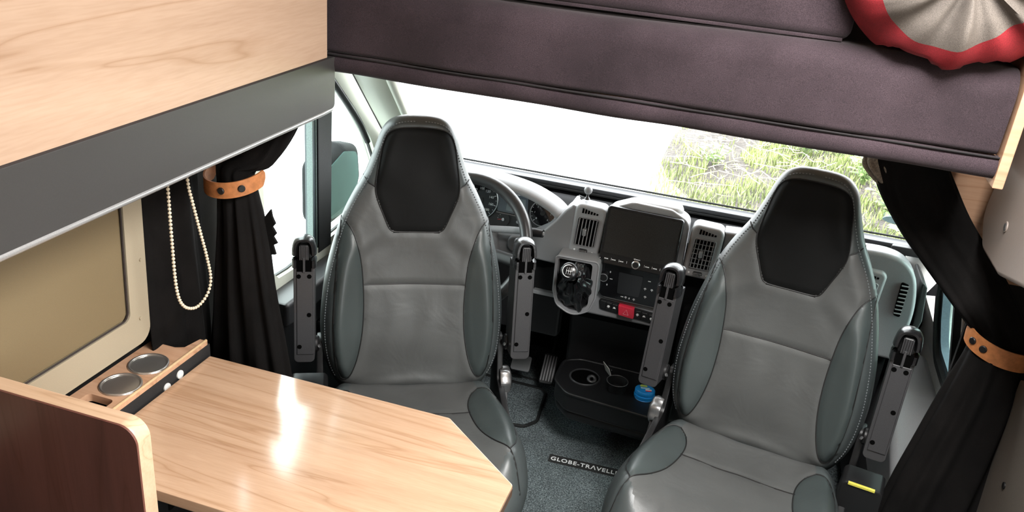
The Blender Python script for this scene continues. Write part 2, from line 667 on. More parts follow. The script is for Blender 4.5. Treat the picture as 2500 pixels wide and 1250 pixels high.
M_PAVE = mat('wet_pale_pavement', (.5, .5, .49), .5, build=pavement)
M_SOIL = mat('brown_soil', (.055, .046, .039), .9, build=grainy(30, .5, .8, .03))
M_GRASS = mat('grass_blade', (.26, .31, .11), .6, build=grainy(1.7, .45, 0))
M_GRASS2 = mat('leafy_green', (.22, .32, .11), .5, build=grainy(3, .35, 0))
M_TWIG = mat('dry_twig', (.40, .33, .25), .8, build=grainy(40, .3, 0))

prism('ground', [(-30, -20), (30, -20), (30, 45), (-30, 45)], 'xy', GROUND - .05, GROUND, M_PAVE, kind='structure')

# verge: a low bank of soil with grass, dry twigs and leafy plants
VX0, VX1, VY0, VY1 = -.75, 6.0, 5.2, 14.0
nx, ny = 44, 54
V, F = [], []


def bank(x, y):
    e = min((x - VX0 - .25 * math.sin(y * 1.3)) / .9, (y - VY0) / .6, 1)
    e = max(0, min(1, e))
    return GROUND - .02 + e * .10 + e * .06 * mnoise.noise(Vector((x * 1.7, y * 1.7, 0)))


for j in range(ny + 1):
    for i in range(nx + 1):
        x = VX0 + (VX1 - VX0) * i / nx
        y = VY0 + (VY1 - VY0) * j / ny
        V.append((x, y, bank(x, y)))
for j in range(ny):
    for i in range(nx):
        a = j * (nx + 1) + i
        F.append((a, a + 1, a + nx + 2, a + nx + 1))
tag(obj('grass_bank', V, F, M_SOIL), kind='structure')


def bare(x, y):
    """the trodden strip through the grass"""
    cx = -.12 + .10 * math.sin(y * 2.1) - (y - 8.2) * .22
    return abs(x - cx) < .28 + .12 * math.sin(y * 3.7) and y > 7.4


V, F = [], []
for k in range(52000):
    x = VX0 + 6.0 * random.random() ** 1.3
    y = 5.6 + 6.6 * random.random()
    if x < VX0 + .9 * random.random() ** 2 or x > VX1:
        continue
    if bare(x, y) and random.random() < .93:
        continue
    z = bank(x, y) - .01
    cl = mnoise.noise(Vector((x * 2.2, y * 2.2, 3)))
    if cl < -.25 and random.random() < .6:
        continue
    h = (.045 + .06 * random.random()) * (1.0 + .8 * cl)
    a = random.random() * 6.283
    w = .0035 + .004 * random.random()
    lx, ly = math.cos(a) * h * .6 * random.random(), math.sin(a) * h * .6 * random.random()
    wx, wy = -math.sin(a) * w, math.cos(a) * w
    i = len(V)
    V += [(x - wx, y - wy, z), (x + wx, y + wy, z), (x + lx * .45 + wx * .8, y + ly * .45 + wy * .8, z + h * .65),
          (x + lx * .45 - wx * .8, y + ly * .45 - wy * .8, z + h * .65), (x + lx, y + ly, z + h)]
    F += [(i, i + 1, i + 2, i + 3), (i + 3, i + 2, i + 4)]
tag(obj('verge_grass', V, F, M_GRASS, smooth=0), 'bright green grass growing on the verge beyond the windscreen', 'grass', kind='stuff')

V, F = [], []
for k in range(170):
    y = 7.0 + 3.5 * random.random()
    x = -.6 + 1.4 * random.random()
    z = bank(x, y) + .02 + .10 * random.random()
    a = random.random() * 3.14
    L = .15 + .35 * random.random()
    p = [(x + math.cos(a) * L * (t - .5) + .02 * random.uniform(-1, 1), y + math.sin(a) * L * (t - .5), z + .06 * random.uniform(-1, 1) * t) for t in
         (0, .35, .7, 1)]
    v, f = tube_geo(p, .0035, 4)
    o = len(V)
    V += v
    F += [tuple(q + o for q in g) for g in f]
tag(obj('dry_twigs', V, F, M_TWIG, smooth=0), 'tangle of pale dry twigs on the bare patch of the verge', 'twigs', kind='stuff')


def leafy(x, y, h, n, label):
    """weed with oval leaves: stems and leaves"""
    z0 = bank(x, y) - .02
    t = thing('leafy_weed', (x, y, z0), label, 'plant', group='weeds on the verge')
    SV, SF, LV, LF = [], [], [], []
    for s in range(n):
        a = random.random() * 6.283
        sp = .25 * random.random()
        top = Vector((x + math.cos(a) * sp, y + math.sin(a) * sp, z0 + h * (.6 + .4 * random.random())))
        v, f = tube_geo([Vector((x, y, z0)), Vector((x, y, z0)).lerp(top, .5) + Vector((0, 0, .03)), top], .004, 4)
        o = len(SV); SV += v; SF += [tuple(q + o for q in g) for g in f]
        for q in range(7):
            p = Vector((x, y, z0)).lerp(top, .3 + .7 * q / 6)
            b = random.random() * 6.283
            d = Vector((math.cos(b), math.sin(b), .25))
            sd = Vector((-math.sin(b), math.cos(b), 0))
            L = .05 + .05 * random.random()
            o = len(LV)
            LV += [p, p + d * L * .4 + sd * L * .28, p + d * L * .4 - sd * L * .28 + Vector((0, 0, .004)),
                   p + d * L * .8 + sd * L * .2 - Vector((0, 0, .008)), p + d * L * .8 - sd * L * .2, p + d * L * 1.1 - Vector((0, 0, .02))]
            LF += [(o, o + 1, o + 2), (o + 1, o + 3, o + 4, o + 2), (o + 3, o + 5, o + 4)]
    obj('stem', SV, SF, M_GRASS2, t, 0)
    obj('leaves', LV, LF, M_GRASS2, t, 0, kind='stuff')


for i, (x, y, h, n) in enumerate([(1.25, 7.2, .32, 16), (1.05, 7.9, .38, 16), (1.55, 7.5, .34, 16), (.55, 8.6, .42, 18), (.9, 8.8, .45, 18),
                                  (-.25, 7.9, .26, 8), (1.35, 6.7, .24, 12), (1.15, 8.4, .4, 16)]):
    leafy(x, y, h, n, ['lush weed low on the verge right of the passenger headrest', 'tall weed above the small sticker on the windscreen',
                       'broad weed at the right edge of the windscreen view', 'leafy weed on the verge behind the passenger headrest',
                       'dense weed just under the bunk edge near the right curtain', 'sparse weed standing beside the bare brown strip',
                       'short weed nearest the windscreen on the right', 'tall weed between the headrest top and the right curtain'][i])

# ================================================================== SHELL
ST = 'structure'
prism('floor', [(WL, -2.2), (WR + .05, -2.2), (WR + .05, 3.1), (WL, 3.1)], 'xy', FLOOR - .05, FLOOR, M_CARPET, kind=ST)
box('wall_left', (WL - .05, -2.2, FLOOR), (WL, 1.80, 2.2), M_WALL, bev=0)['kind'] = ST
holed('wall_right', [(-2.2, FLOOR), (2.12, FLOOR), (2.12, 2.2), (-2.2, 2.2)],
      [[(-.42, .88), (.42, .88), (.42, 1.62), (-.42, 1.62)]], 'yz', WR, WR + .05, M_ROOM, kind=ST)
box('wall_rear', (WL, -2.25, FLOOR), (WR, -2.2, 2.2), M_ROOM, bev=0)['kind'] = ST
holed('ceiling', [(WL - .05, -2.2), (WR + .05, -2.2), (WR + .05, 2.5), (WL - .05, 2.5)],
      [[(.05, .75), (.61, .75), (.61, 1.35), (.05, 1.35)]], 'xy', 2.2, 2.25, M_ROOM, kind=ST)
# moulded shell over the cab
box('trim_1', (WL - .05, 2.5, 1.42), (WR + .05, 2.54, 2.25), M_ROOM, bev=0)['kind'] = ST
box('trim_2', (-1.0, 2.03, 1.445), (WR + .05, 2.5, 1.47), M_TRIM, bev=0)['kind'] = ST
box('trim_3', (WL - .05, 1.8, 1.64), (WL, 2.5, 2.2), M_TRIM, bev=0)['kind'] = ST
box('trim_11', (.60, 2.120, FLOOR), (WR + .05, 2.134, 1.42), M_WALL, bev=0)['kind'] = ST
box('trim_4', (WR, 2.12, 1.40), (WR + .05, 2.5, 2.2), M_TRIM, bev=0)['kind'] = ST
# bulkhead in front of the pedals
prism('wall_front', [(2.98, FLOOR), (3.02, FLOOR), (2.72, .92), (2.66, .92)], 'yz', WL, WR + .05, M_DASH_DARK, kind=ST)
prism('trim_5', [(2.64, .86), (3.15, .52), (3.15, .56), (2.64, .90)], 'yz', WL + .05, WR, M_DASH_DARK, kind=ST)

# windscreen
def ws(x, z):
    return (x, 2.60 - (z - .97) * 1.05, z)


W = thing('window_1', (-.26, 2.6, .95), kind=ST)
gl = [ws(-1.06, .955), ws(.555, .955), ws(.52, 1.42), ws(-1.0, 1.42)]
nrm = Vector((0, .69, .72)) * .005
obj('windscreen_pane', [Vector(p) for p in gl] + [Vector(p) + nrm for p in gl],
    [(0, 1, 2, 3), (7, 6, 5, 4), (0, 1, 5, 4), (1, 2, 6, 5), (2, 3, 7, 6), (3, 0, 4, 7)], M_GLASS, W)
M_SILL = mat('satin_grey_sill', (.045, .047, .051), .45, build=grainy(600, .05, 0))
box('sill_trim', (-1.06, 2.548, .948), (.545, 2.60, .963), M_SILL, W, .004)
box('sill_gasket', (-1.06, 2.545, .940), (.545, 2.60, .948), M_RUBBER, W, .002)
tube('sill_bead', [(-1.06, 2.597, .968), (.545, 2.597, .968)], .0035, M_RUBBER, W, 6)
box('sill_end_cover', (.46, 2.535, .935), (.55, 2.60, .962), M_PLASTIC_ARM, W, .006)
# oval toll sticker low on the right of the glass
sp = [Vector(ws(.46 + .048 * math.cos(a), 1.045 + .018 * math.sin(a))) - Vector((0, .002, .002)) for a in [2 * math.pi * i / 24 for i in range(24)]]
obj('oval_sticker', sp + [p + Vector((0, .001, .001)) for p in sp], [tuple(range(24)), tuple(range(47, 23, -1))] +
    [(i, (i + 1) % 24, 24 + (i + 1) % 24, 24 + i) for i in range(24)], M_STICKER, W)
# raindrops lying on the outside of the glass
V, F = [], []
for k in range(420):
    x = random.uniform(-.6, .5); z = random.uniform(.98, 1.30)
    c = Vector(ws(x, z)) + nrm
    r = .0009 + .0016 * random.random() ** 3
    ux, uy = Vector((1, 0, 0)), Vector((0, -.72, .69))
    o = len(V)
    V += [c + ux * r * math.cos(a) + uy * r * math.sin(a) for a in (0, 1.05, 2.09, 3.14, 4.19, 5.24)] + [c + nrm.normalized() * r * .6]
    F += [(o + i, o + (i + 1) % 6, o + 6) for i in range(6)]
M_DROP = glass_mat('water_drop', (.8, .84, .84))
obj('raindrops', V, F, M_DROP, W, 60, kind='stuff')

# ---- driver's door with its window
D = thing('door_1', (-1.22, 2.2, FLOOR), kind=ST)
glz = [(1.862, 1.62), (1.98, 1.60), (2.09, 1.47), (2.15, 1.385), (2.21, 1.31), (2.30, 1.222), (2.40, 1.135), (2.505, 1.022), (2.58, .90), (2.60, .80),
       (2.56, .775), (2.2, .752), (2.0, .738), (1.93, .742), (1.885, .785), (1.868, .92)]
holed('door_frame', [(1.79, FLOOR), (3.0, FLOOR), (3.0, .80), (2.70, 1.0), (2.42, 1.25), (2.13, 1.545), (2.04, 1.66), (1.79, 1.66)], [glz], 'yz', -1.25, -1.20, M_TRIM, D)
holed('window_rubber', [(y + (y - 2.2) * .006, z + (z - 1.0) * .008) for y, z in glz], [[(y - (y - 2.2) * .012, z - (z - 1.0) * .016) for y, z in glz]],
      'yz', -1.222, -1.214, M_RUBBER, D)
prism('window_pane', glz, 'yz', -1.235, -1.23, M_GLASS_G, D)
# broad window divider with a chrome-edged rail beside it
prism('window_divider', [(2.155, .73), (2.235, .73), (2.245, 1.40), (2.155, 1.36)], 'yz', -1.226, -1.196, M_RUBBER, D, .006)
prism('divider_rail', [(2.125, .74), (2.150, .74), (2.150, 1.39), (2.125, 1.39)], 'yz', -1.226, -1.200, mat('blue_grey_rail', (.05, .066, .072), .3, build=grainy(200, .1, 0)), D, .004)
for yy, ww in ((2.120, .004), (2.142, .003)):
    prism('rail_edge', [(yy, .74), (yy + ww, .74), (yy + ww, 1.39), (yy, 1.39)], 'yz', -1.216, -1.197, mat('pale_glass_edge', (.16, .21, .20), .3, build=grainy(300, .2, 0)), D)
# light reflector strip curving along the front window edge
tube('vent_strip', catmull([(-1.205, 2.20, 1.298), (-1.205, 2.30, 1.208), (-1.205, 2.37, 1.143), (-1.205, 2.44, 1.075), (-1.205, 2.50, 1.0)], 5), .010, M_RUBBER, D, 8)
box('door_card', (-1.215, 1.83, FLOOR + .03), (-1.13, 2.75, .66), M_PLASTIC, D, .02, 3)
prism('door_ledge', rounded([(1.84, .64), (2.78, .64), (2.78, .69), (1.84, .715)], .01, 2), 'yz', -1.205, -1.12, M_PLASTIC_ARM, D, .012, 3)
box('door_pull', (-1.14, 2.0, .50), (-1.09, 2.4, .58), M_PLASTIC_SOFT, D, .018, 3)

# ---- left A pillar
T6 = thing('trim_6', (-1.12, 2.75, .8), kind=ST)
pl = [(-1.125, 2.80, .83), (-1.115, 2.62, .985), (-1.10, 2.42, 1.165), (-1.09, 2.26, 1.315), (-1.08, 2.12, 1.43)]
tube('pillar_cover', catmull(pl, 5), .062, M_TRIM, T6, 14, ry=.040, up=(1, 0, 0))
pl2 = [(-1.178, 2.84, .80), (-1.172, 2.64, .965), (-1.160, 2.455, 1.135), (-1.15, 2.30, 1.28), (-1.14, 2.16, 1.41)]
tube('door_seal', catmull(pl2, 5), .016, M_RUBBER, T6, 10)
pl3 = [(-1.055, 2.60, .95), (-1.040, 2.43, 1.13), (-1.03, 2.29, 1.265), (-1.02, 2.14, 1.41)]
tube('glass_edge_trim', catmull(pl3, 5), .014, M_TRIM, T6, 8)
tube('glass_edge_seal', catmull([(x - .022, y, z) for x, y, z in pl3], 5), .006, M_SILL, T6, 8)

# ---- right A pillar, broad and white
T7 = thing('trim_7', (.62, 2.75, .8), kind=ST)
tube('pillar_cover', catmull([(.600, 2.86, .70), (.592, 2.72, .83), (.578, 2.60, .96), (.566, 2.44, 1.12), (.555, 2.28, 1.27), (.55, 2.13, 1.42)], 5), .062, M_WHITE, T7, 14,
     ry=.06, up=(1, 0, 0))
tube('glass_edge_seal', catmull([(.548, 2.59, .96), (.535, 2.43, 1.13), (.525, 2.14, 1.41)], 5), .010, M_TRIM, T7, 8)

# ---- passenger door, leaning in a little towards the top
D2 = thing('door_2', (.66, 2.4, FLOOR), kind=ST)
TM = Matrix.Translation((.64, 0, .72)) @ Matrix.Rotation(math.radians(-12), 4, 'Y') @ Matrix.Translation((-.64, 0, -.72))
rw = rounded([(2.16, .71), (2.40, .71), (2.425, .80), (2.40, 1.06), (2.28, 1.32), (2.16, 1.32)], [.03, .05, .03, .04, .04, .03], 4)
qw = rounded([(2.50, .735), (2.74, .745), (2.70, .86), (2.60, .99), (2.50, 1.10)], [.02, .02, .03, .03, .02], 4)
holed('door_frame', [(2.135, .62), (2.95, .62), (2.95, .80), (2.66, 1.06), (2.36, 1.39), (2.135, 1.39)], [rw, qw], 'yz', .64, .70, M_WHITE, D2, TM)
prism('added_quarter_pane', qw, 'yz', .665, .670, M_GLASS, D2, M=TM)  # pane added to let daylight in, in place of brightly lit door metal
box('lower_skin', (.66, 1.93, FLOOR), (.715, 2.95, .66), M_WHITE, D2, .004)
rub_o = [(2.28 + (y - 2.28) * 1.13, 1.0 + (z - 1.0) * 1.07) for y, z in rw]
rub_i = [(2.28 + (y - 2.28) * .78, 1.0 + (z - 1.0) * .88) for y, z in rw]
holed('window_rubber', rub_o, [[(2.28 + (y - 2.28) * .96, 1.0 + (z - 1.0) * .975) for y, z in rw]], 'yz', .622, .650, M_RUBBER, D2, TM)
holed('inner_frame', [(2.28 + (y - 2.28) * .96, 1.0 + (z - 1.0) * .975) for y, z in rw], [rub_i], 'yz', .634, .655,
      mat('blue_grey_window_frame', (.10, .13, .16), .3, build=grainy(200, .1, 0)), D2, TM)
prism('window_pane', rw, 'yz', .66, .665, glass_mat('green_window_glass', (.72, .83, .80)), D2, M=TM)
prism('door_card', rounded([(2.05, FLOOR + .03), (2.78, FLOOR + .03), (2.78, .52), (2.60, .60), (2.34, .60), (2.05, .50)], [.02, .03, .06, .08, .06, .02], 5), 'yz', .53, .665,
      M_DASH, D2, .022, 3)
box('door_pocket', (.50, 2.0, FLOOR + .06), (.545, 2.62, .33), M_PLASTIC, D2, .015, 3)
box('door_grip', (.60, 2.06, .53), (.635, 2.16, .60), M_PLASTIC, D2, .012, 3)
disc('screw', (.61, 2.52, .607), (0, .2, 1), .007, .003, M_PLASTIC, D2, 12)

# ---- living-area window on the left, closed by its blind cassette
W3 = thing('window_2', (-1.24, .95, .82), kind=ST)
holed('window_frame', rounded([(.2, .822), (1.400, .822), (1.425, 1.6), (.2, 1.6)], [0, .035, .02, 0], 6),
      [rounded([(.26, .893), (1.343, .893), (1.372, 1.56), (.26, 1.56)], .018, 4)], 'yz', -1.27, -1.205, M_FRAME, W3)
prism('blind_panel', rounded([(.262, .896), (1.339, .896), (1.368, 1.55), (.262, 1.55)], .018, 4), 'yz', -1.262, -1.211, M_BLIND, W3, .004)
tube('blind_groove', [(-1.2085, y, z) for y, z in rounded([(.262, .896), (1.339, .896), (1.368, 1.55), (.262, 1.55)], .018, 4)], .0022, M_BLACKEDGE, W3, 6, True)
for yy, zz in ((1.39, 1.02), (1.372, .885)):
    disc('frame_clip', (-1.205, yy, zz), (1, 0, 0), .004, .003, M_FRAME, W3, 10)

# ================================================================== SEATS
def seg_dist(P, poly, closed):
    """distance from points P (n,2) to a polyline and the nearest points"""
    A = np.array(poly, float)
    B = np.roll(A, -1, axis=0) if closed else A[1:]
    if not closed:
        A = A[:-1]
    D = B - A
    L2 = (D ** 2).sum(1) + 1e-12
    best = np.full(len(P), 1e9)
    near = P.copy()
    for a, d, l2 in zip(A, D, L2):
        t = np.clip(((P - a) @ d) / l2, 0, 1)
        q = a + t[:, None] * d
        r = np.sqrt(((P - q) ** 2).sum(1))
        k = r < best
        best[k] = r[k]
        near[k] = q[k]
    return best, near


def inside(P, poly):
    x, y = P[:, 0], P[:, 1]
    r = np.zeros(len(P), bool)
    n = len(poly)
    for i in range(n):
        (x1, y1), (x2, y2) = poly[i - 1], poly[i]
        c = ((y1 > y) != (y2 > y)) & (x < (x2 - x1) * (y - y1) / (y2 - y1 + 1e-15) + x1)
        r ^= c
    return r


def smoothstep(a, b, x):
    t = np.clip((x - a) / (b - a), 0, 1)
    return t * t * (3 - 2 * t)


def smooth2(pts, n=6, closed=False):
    return [(p.x, p.y) for p in catmull([(a, b, 0) for a, b in pts], n, closed)]


def pillow(name, half, regions, seams, extra, mapf, rl, rd, thick, m_cover, parent, nU=84, nV=120, stitch=None, groove=.004, piping=.0017):
    """upholstered shape. half: [(v, w)] half outline from the top (w=0) down; regions: [(name, polygon, material)];
    seams: list of polylines; extra(u, v): relief of the front; mapf(u, v, d): to 3d"""
    hc = smooth2([(w, v) for v, w in half], 6)
    hw = np.array([max(p[0], 0) for p in hc]); hv = np.array([p[1] for p in hc])
    order = np.argsort(hv)
    hv_s, hw_s = hv[order], hw[order]
    full = [(w, v) for w, v in zip(hw, hv)] + [(-w, v) for w, v in zip(hw[::-1], hv[::-1])]
    # rows: dense towards both ends
    t = np.linspace(0, 1, nV + 1)
    t = .5 - .5 * np.cos(np.pi * t)
    tt = .55 * t + .45 * np.linspace(0, 1, nV + 1)
    vs = hv_s[0] + (hv_s[-1] - hv_s[0]) * tt
    s = np.linspace(-1, 1, nU + 1)
    s = .75 * s + .25 * np.sin(np.pi / 2 * s)
    wv = np.maximum(np.interp(vs, hv_s, hw_s), .002)
    U = (wv[:, None] * s[None, :]).ravel()
    Vv = np.repeat(vs, nU + 1)
    P = np.stack([U, Vv], 1)
    e, _ = seg_dist(P, full, True)
    border = np.zeros((nV + 1, nU + 1), bool)
    border[0, :] = border[-1, :] = border[:, 0] = border[:, -1] = True
    border = border.ravel()
    e[border] = 0
    # snap vertices on to the seams so that the panels meet along clean lines
    cell = (2 * wv / nU).repeat(nU + 1)
    gd = np.full(len(P), 1e9)
    for sm in seams:
        d, near = seg_dist(P, sm, False)
        k = (d < .62 * cell) & (d < .004) & ~border
        P[k] = near[k]
        d[k] = 0
        gd = np.minimum(gd, d)

    def front(P, e, gd):
        q = 1 - np.clip(e / rl, 0, 1)
        rnd = rd * (1 - np.sqrt(np.clip(1 - q * q, 0, 1)))
        return extra(P[:, 0], P[:, 1]) * smoothstep(0, rl * 1.2, e) - rnd - groove * np.exp(-(gd / .007) ** 2) * smoothstep(0, .03, e)
    df = front(P, e, gd)
    q = 1 - np.clip(e / rl, 0, 1)
    db = -thick + (thick - rd) * (1 - np.sqrt(np.clip(1 - q * q, 0, 1)))
    n1 = nU + 1
    quads = [(j * n1 + i, j * n1 + i + 1, (j + 1) * n1 + i + 1, (j + 1) * n1 + i) for j in range(nV) for i in range(nU)]
    Q = np.array(quads)
    cen = P[Q].mean(1)
    owner = np.full(len(Q), -1)
    for k, (nm, poly, m) in enumerate(regions):
        ins = inside(cen, poly) & (owner < 0)
        owner[ins] = k
    FV = [mapf(P[i, 0], P[i, 1], df[i]) for i in range(len(P))]
    BV = [mapf(P[i, 0], P[i, 1], db[i]) for i in range(len(P))]
    # cover: everything not in a panel, plus the back
    used = {}
    V, F = [], []

    def vid(key, co):
        if key not in used:
            used[key] = len(V)
            V.append(co)
        return used[key]
    for f, ow in zip(quads, owner):
        if ow < 0:
            F.append([vid(('b' if border[i] else 'f', i), FV[i]) for i in f])
        F.append([vid(('b', i) if border[i] else ('k', i), FV[i] if border[i] else BV[i]) for i in f][::-1])
    cover = obj(name, V, F, m_cover, parent, 70)
    for k, (nm, poly, m) in enumerate(regions):
        idx = np.where(owner == k)[0]
        mp, V, F = {}, [], []
        for qi in idx:
            g = []
            for i in quads[qi]:
                if i not in mp:
                    mp[i] = len(V)
                    V.append(FV[i])
                g.append(mp[i])
            F.append(g)
        if F:
            obj(nm, V, F, m, cover, 70)
    for sm in seams:
        A = np.array(sm, float)
        # resample along the seam
        L = np.concatenate([[0], np.cumsum(np.sqrt(((A[1:] - A[:-1]) ** 2).sum(1)))])
        n = max(4, int(L[-1] / .006))
        tt2 = np.linspace(0, L[-1], n)
        S = np.stack([np.interp(tt2, L, A[:, 0]), np.interp(tt2, L, A[:, 1])], 1)
        ee, _ = seg_dist(S, full, True)
        dd = front(S, ee, np.zeros(len(S))) + .0010
        tube('piping', [mapf(S[i, 0], S[i, 1], dd[i]) for i in range(n)], piping, M_SEAM, cover, 5)
    if stitch:
        V, F = [], []
        for st in stitch:
            A = np.array(st, float)
            L = np.concatenate([[0], np.cumsum(np.sqrt(((A[1:] - A[:-1]) ** 2).sum(1)))])
            n = int(L[-1] / .0075)
            for i in range(n):
                S = np.stack([np.interp([L[-1] * (i + f) / n for f in (.1, .65)], L, A[:, c]) for c in (0, 1)], 1)
                ee, _ = seg_dist(S, full, True)
                dd = front(S, ee, np.full(2, 1e9)) + .0009
                v, f = tube_geo([mapf(S[j, 0], S[j, 1], dd[j]) for j in (0, 1)], .0014, 4)
                o = len(V)
                V += v
                F += [tuple(q + o for q in g) for g in f]
        obj('stitching', V, F, M_STITCH, cover, 0, kind='stuff')
    return cover


REC = math.radians(9.2)
VV = Vector((0, math.sin(REC), math.cos(REC)))
NN = Vector((0, -math.cos(REC), math.sin(REC)))
SEAM_Z = .85 - FLOOR - .018


def back_map(u, v, d):
    """backrest: v=0 is the cross seam; the headrest nods forward a little"""
    b = max(0.0, v - .18)
    return Vector((0, 0, SEAM_Z)) + Vector((u, 0, 0)) + VV * v + NN * (d + b * b * .35)


def mirror(poly):
    return [(-x, y) for x, y in poly][::-1]


BACK_HALF = [(.4445, .0), (.444, .028), (.438, .058), (.424, .080), (.40, .096), (.36, .110), (.32, .124), (.286, .138), (.235, .166), (.175, .193), (.10, .216),
             (.02, .234), (-.06, .244), (-.12, .247), (-.18, .243), (-.235, .231), (-.28, .209), (-.305, .185), (-.312, .150), (-.314, .05), (-.314, 0)]
INS = smooth2([(0, .417), (.048, .414), (.076, .402), (.091, .374), (.100, .325), (.108, .262), (.101, .225), (.087, .190), (.073, .156), (.062, .145), (.04, .143), (0, .143)], 5)
INS_R = INS
INSERT = INS_R + mirror(INS_R)
LEAF_IN = smooth2([(.193, .175), (.172, .158), (.156, .125), (.142, .07), (.135, 0), (.133, -.07), (.137, -.14), (.149, -.205), (.165, -.247), (.180, -.262), (.192, -.258)], 5)
LEAF_OUT = smooth2([(.192, -.258), (.202, -.225), (.209, -.16), (.211, -.10), (.208, -.03), (.203, .05), (.198, .115), (.193, .175)], 5)
LEAF = LEAF_IN + LEAF_OUT[1:-1]
NECK = [(.138, .286), (.124, .270), (.108, .262)]
CROSS = [(-.135, 0), (.135, 0)]


def back_relief(u, v):
    a = np.abs(u)
    body = smoothstep(.20, .05, v) * smoothstep(-.33, -.22, v)
    bol = .040 * smoothstep(.115, .235, a) * body
    cen = -.012 * np.exp(-(a / .10) ** 2) * body + .012 * np.exp(-(a / .12) ** 2 - ((v + .16) / .10) ** 2)
    head = .016 * np.exp(-((a - .1) / .035) ** 2) * smoothstep(.25, .33, v) + .010 * np.exp(-(a / .07) ** 2 - ((v - .27) / .08) ** 2)
    # soft creases under the neck and across the lower panel
    wr = .0022 * np.sin((a * 55 + v * 60)) * np.exp(-((v - .11) / .05) ** 2) * smoothstep(.04, .12, a)
    wr += .0016 * np.sin(u * 70 + np.sin(v * 20) * 1.5) * np.exp(-((v + .12) / .09) ** 2) * smoothstep(.14, .06, a)
    wr += .003 * np.sin(a * 30 + v * 90) * np.exp(-((v + .285) / .025) ** 2)
    return bol + cen + head + wr


CZ = .455           # cushion top above the floor


def cush_map(u, v, d):
    """cushion: v runs from the back (0) to the front (-.52), d is up"""
    drop = max(0.0, -v - .36)
    return Vector((u, -.02 + v, CZ + d + .035 * smoothstep(-.02, -.40, v) - drop * drop * 2.2))


CUSH_HALF = [(.02, 0), (.02, .12), (.015, .19), (-.01, .222), (-.08, .240), (-.16, .254), (-.24, .262), (-.32, .264), (-.40, .256), (-.46, .238), (-.505, .200), (-.525, .14), (-.53, .06), (-.53, 0)]
CL_IN = smooth2([(.172, -.075), (.150, -.10), (.138, -.15), (.140, -.22), (.152, -.29), (.176, -.35), (.205, -.395)], 5)
CL_OUT = smooth2([(.205, -.395), (.226, -.36), (.236, -.30), (.235, -.22), (.224, -.14), (.204, -.09), (.172, -.075)], 5)
CLEAF = CL_IN + CL_OUT[1:-1]
CC = [(-.140, -.185), (-.07, -.180), (0, -.178), (.07, -.180), (.140, -.185)]
CF = [(.205, -.395), (.215, -.43), (.222, -.47)]


def cush_relief(u, v):
    a = np.abs(u)
    b = smoothstep(-.50, -.42, v) * smoothstep(.02, -.06, v)
    return .040 * smoothstep(.12, .25, a) * b - .006 * np.exp(-(a / .1) ** 2) + .0015 * np.sin(u * 45 + v * 30) * smoothstep(.16, .08, a)


def armrest(root, side, padded):
    """folded-up armrest standing beside the backrest"""
    uc = side * .283
    hw = .026
    M = frame3((0, 0, SEAM_Z), (1, 0, 0), tuple(NN))
    # local of M: x = u, y = v, z = towards the sitter
    f = .055
    a = prism('armrest', rounded([(uc - hw, -.192), (uc + hw, -.192), (uc + hw, .072), (uc - hw, .072)], [.012, .012, .002, .002], 4), 'xy', -.03, f, M_PLASTIC_ARM, root, .004, 2, M)
    prism('front_plate', [(uc - hw * .72, -.170), (uc + hw * .86, -.170), (uc + hw * .86, .052), (uc - hw * .72, .052)], 'xy', f - .001, f + .003, M_PLASTIC_ARM, a, .0015, 1, M)
    prism('slot', [(uc - hw * .7, .052), (uc + hw * .7, .052), (uc + hw * .7, .085), (uc - hw * .7, .085)], 'xy', f - .002, f + .0015, M_HOLE, a, 0, 1, M)
    prism('slot_rib', [(uc - .003, .05), (uc + .003, .05), (uc + .003, .09), (uc - .003, .09)], 'xy', f, f + .006, M_PLASTIC_ARM, a, .001, 1, M)
    for du, v in ((-.013, .040), (.013, .040), (.012, -.062), (-.012, -.148)):
        c = M @ Vector((uc + du, v, f + .0022))
        disc('screw_hole', c, NN, .0058, .0014, M_HOLE, a, 14)
    # wrapped end and the ribbed thumb wheel
    pts = [(uc - hw * .86, .062), (uc - hw * .86, .105), (uc - hw * .62, .128), (uc, .134), (uc + hw * .62, .128), (uc + hw * .86, .105), (uc + hw * .86, .062)]
    path = [M @ Vector((x, y, f * .62)) for x, y in [(p[0], p[1]) for p in smooth2(pts, 4)]]
    tube('end_wrap', path, .0085, M_PLASTIC_SOFT, a, 10, ry=.030, up=tuple(NN.cross(Vector((1, 0, 0)))))
    prism('end_core', rounded([(uc - hw * .8, .066), (uc + hw * .8, .066), (uc + hw * .8, .128), (uc - hw * .8, .128)], .01, 3), 'xy', -.02, f * .75, M_PLASTIC, a, .003, 2, M)
    w = prism('thumb_wheel', rounded([(uc - .0125, .080), (uc + .0125, .080), (uc + .0125, .122), (uc - .0125, .122)], .005, 3), 'xy', f * .4, f + .004, M_PLASTIC, a, .005, 3, M)
    for k in range(5):
        x = uc - .010 + .005 * k
        prism('rib', [(x - .0012, .083), (x + .0012, .083), (x + .0012, .119), (x - .0012, .119)], 'xy', f, f + .0058, M_PLASTIC_ARM, a, .0006, 1, M)
    # hinge
    disc('hinge', M @ Vector((uc - side * .005, -.165, -.01)), (-side, 0, 0), .022, .03, M_PLASTIC, a, 18, .004)
    disc('hinge_bolt', M @ Vector((uc - side * .034, -.165, .012)), (-side, 0, .6), .005, .004, M_SILVER, a, 10)
    return a


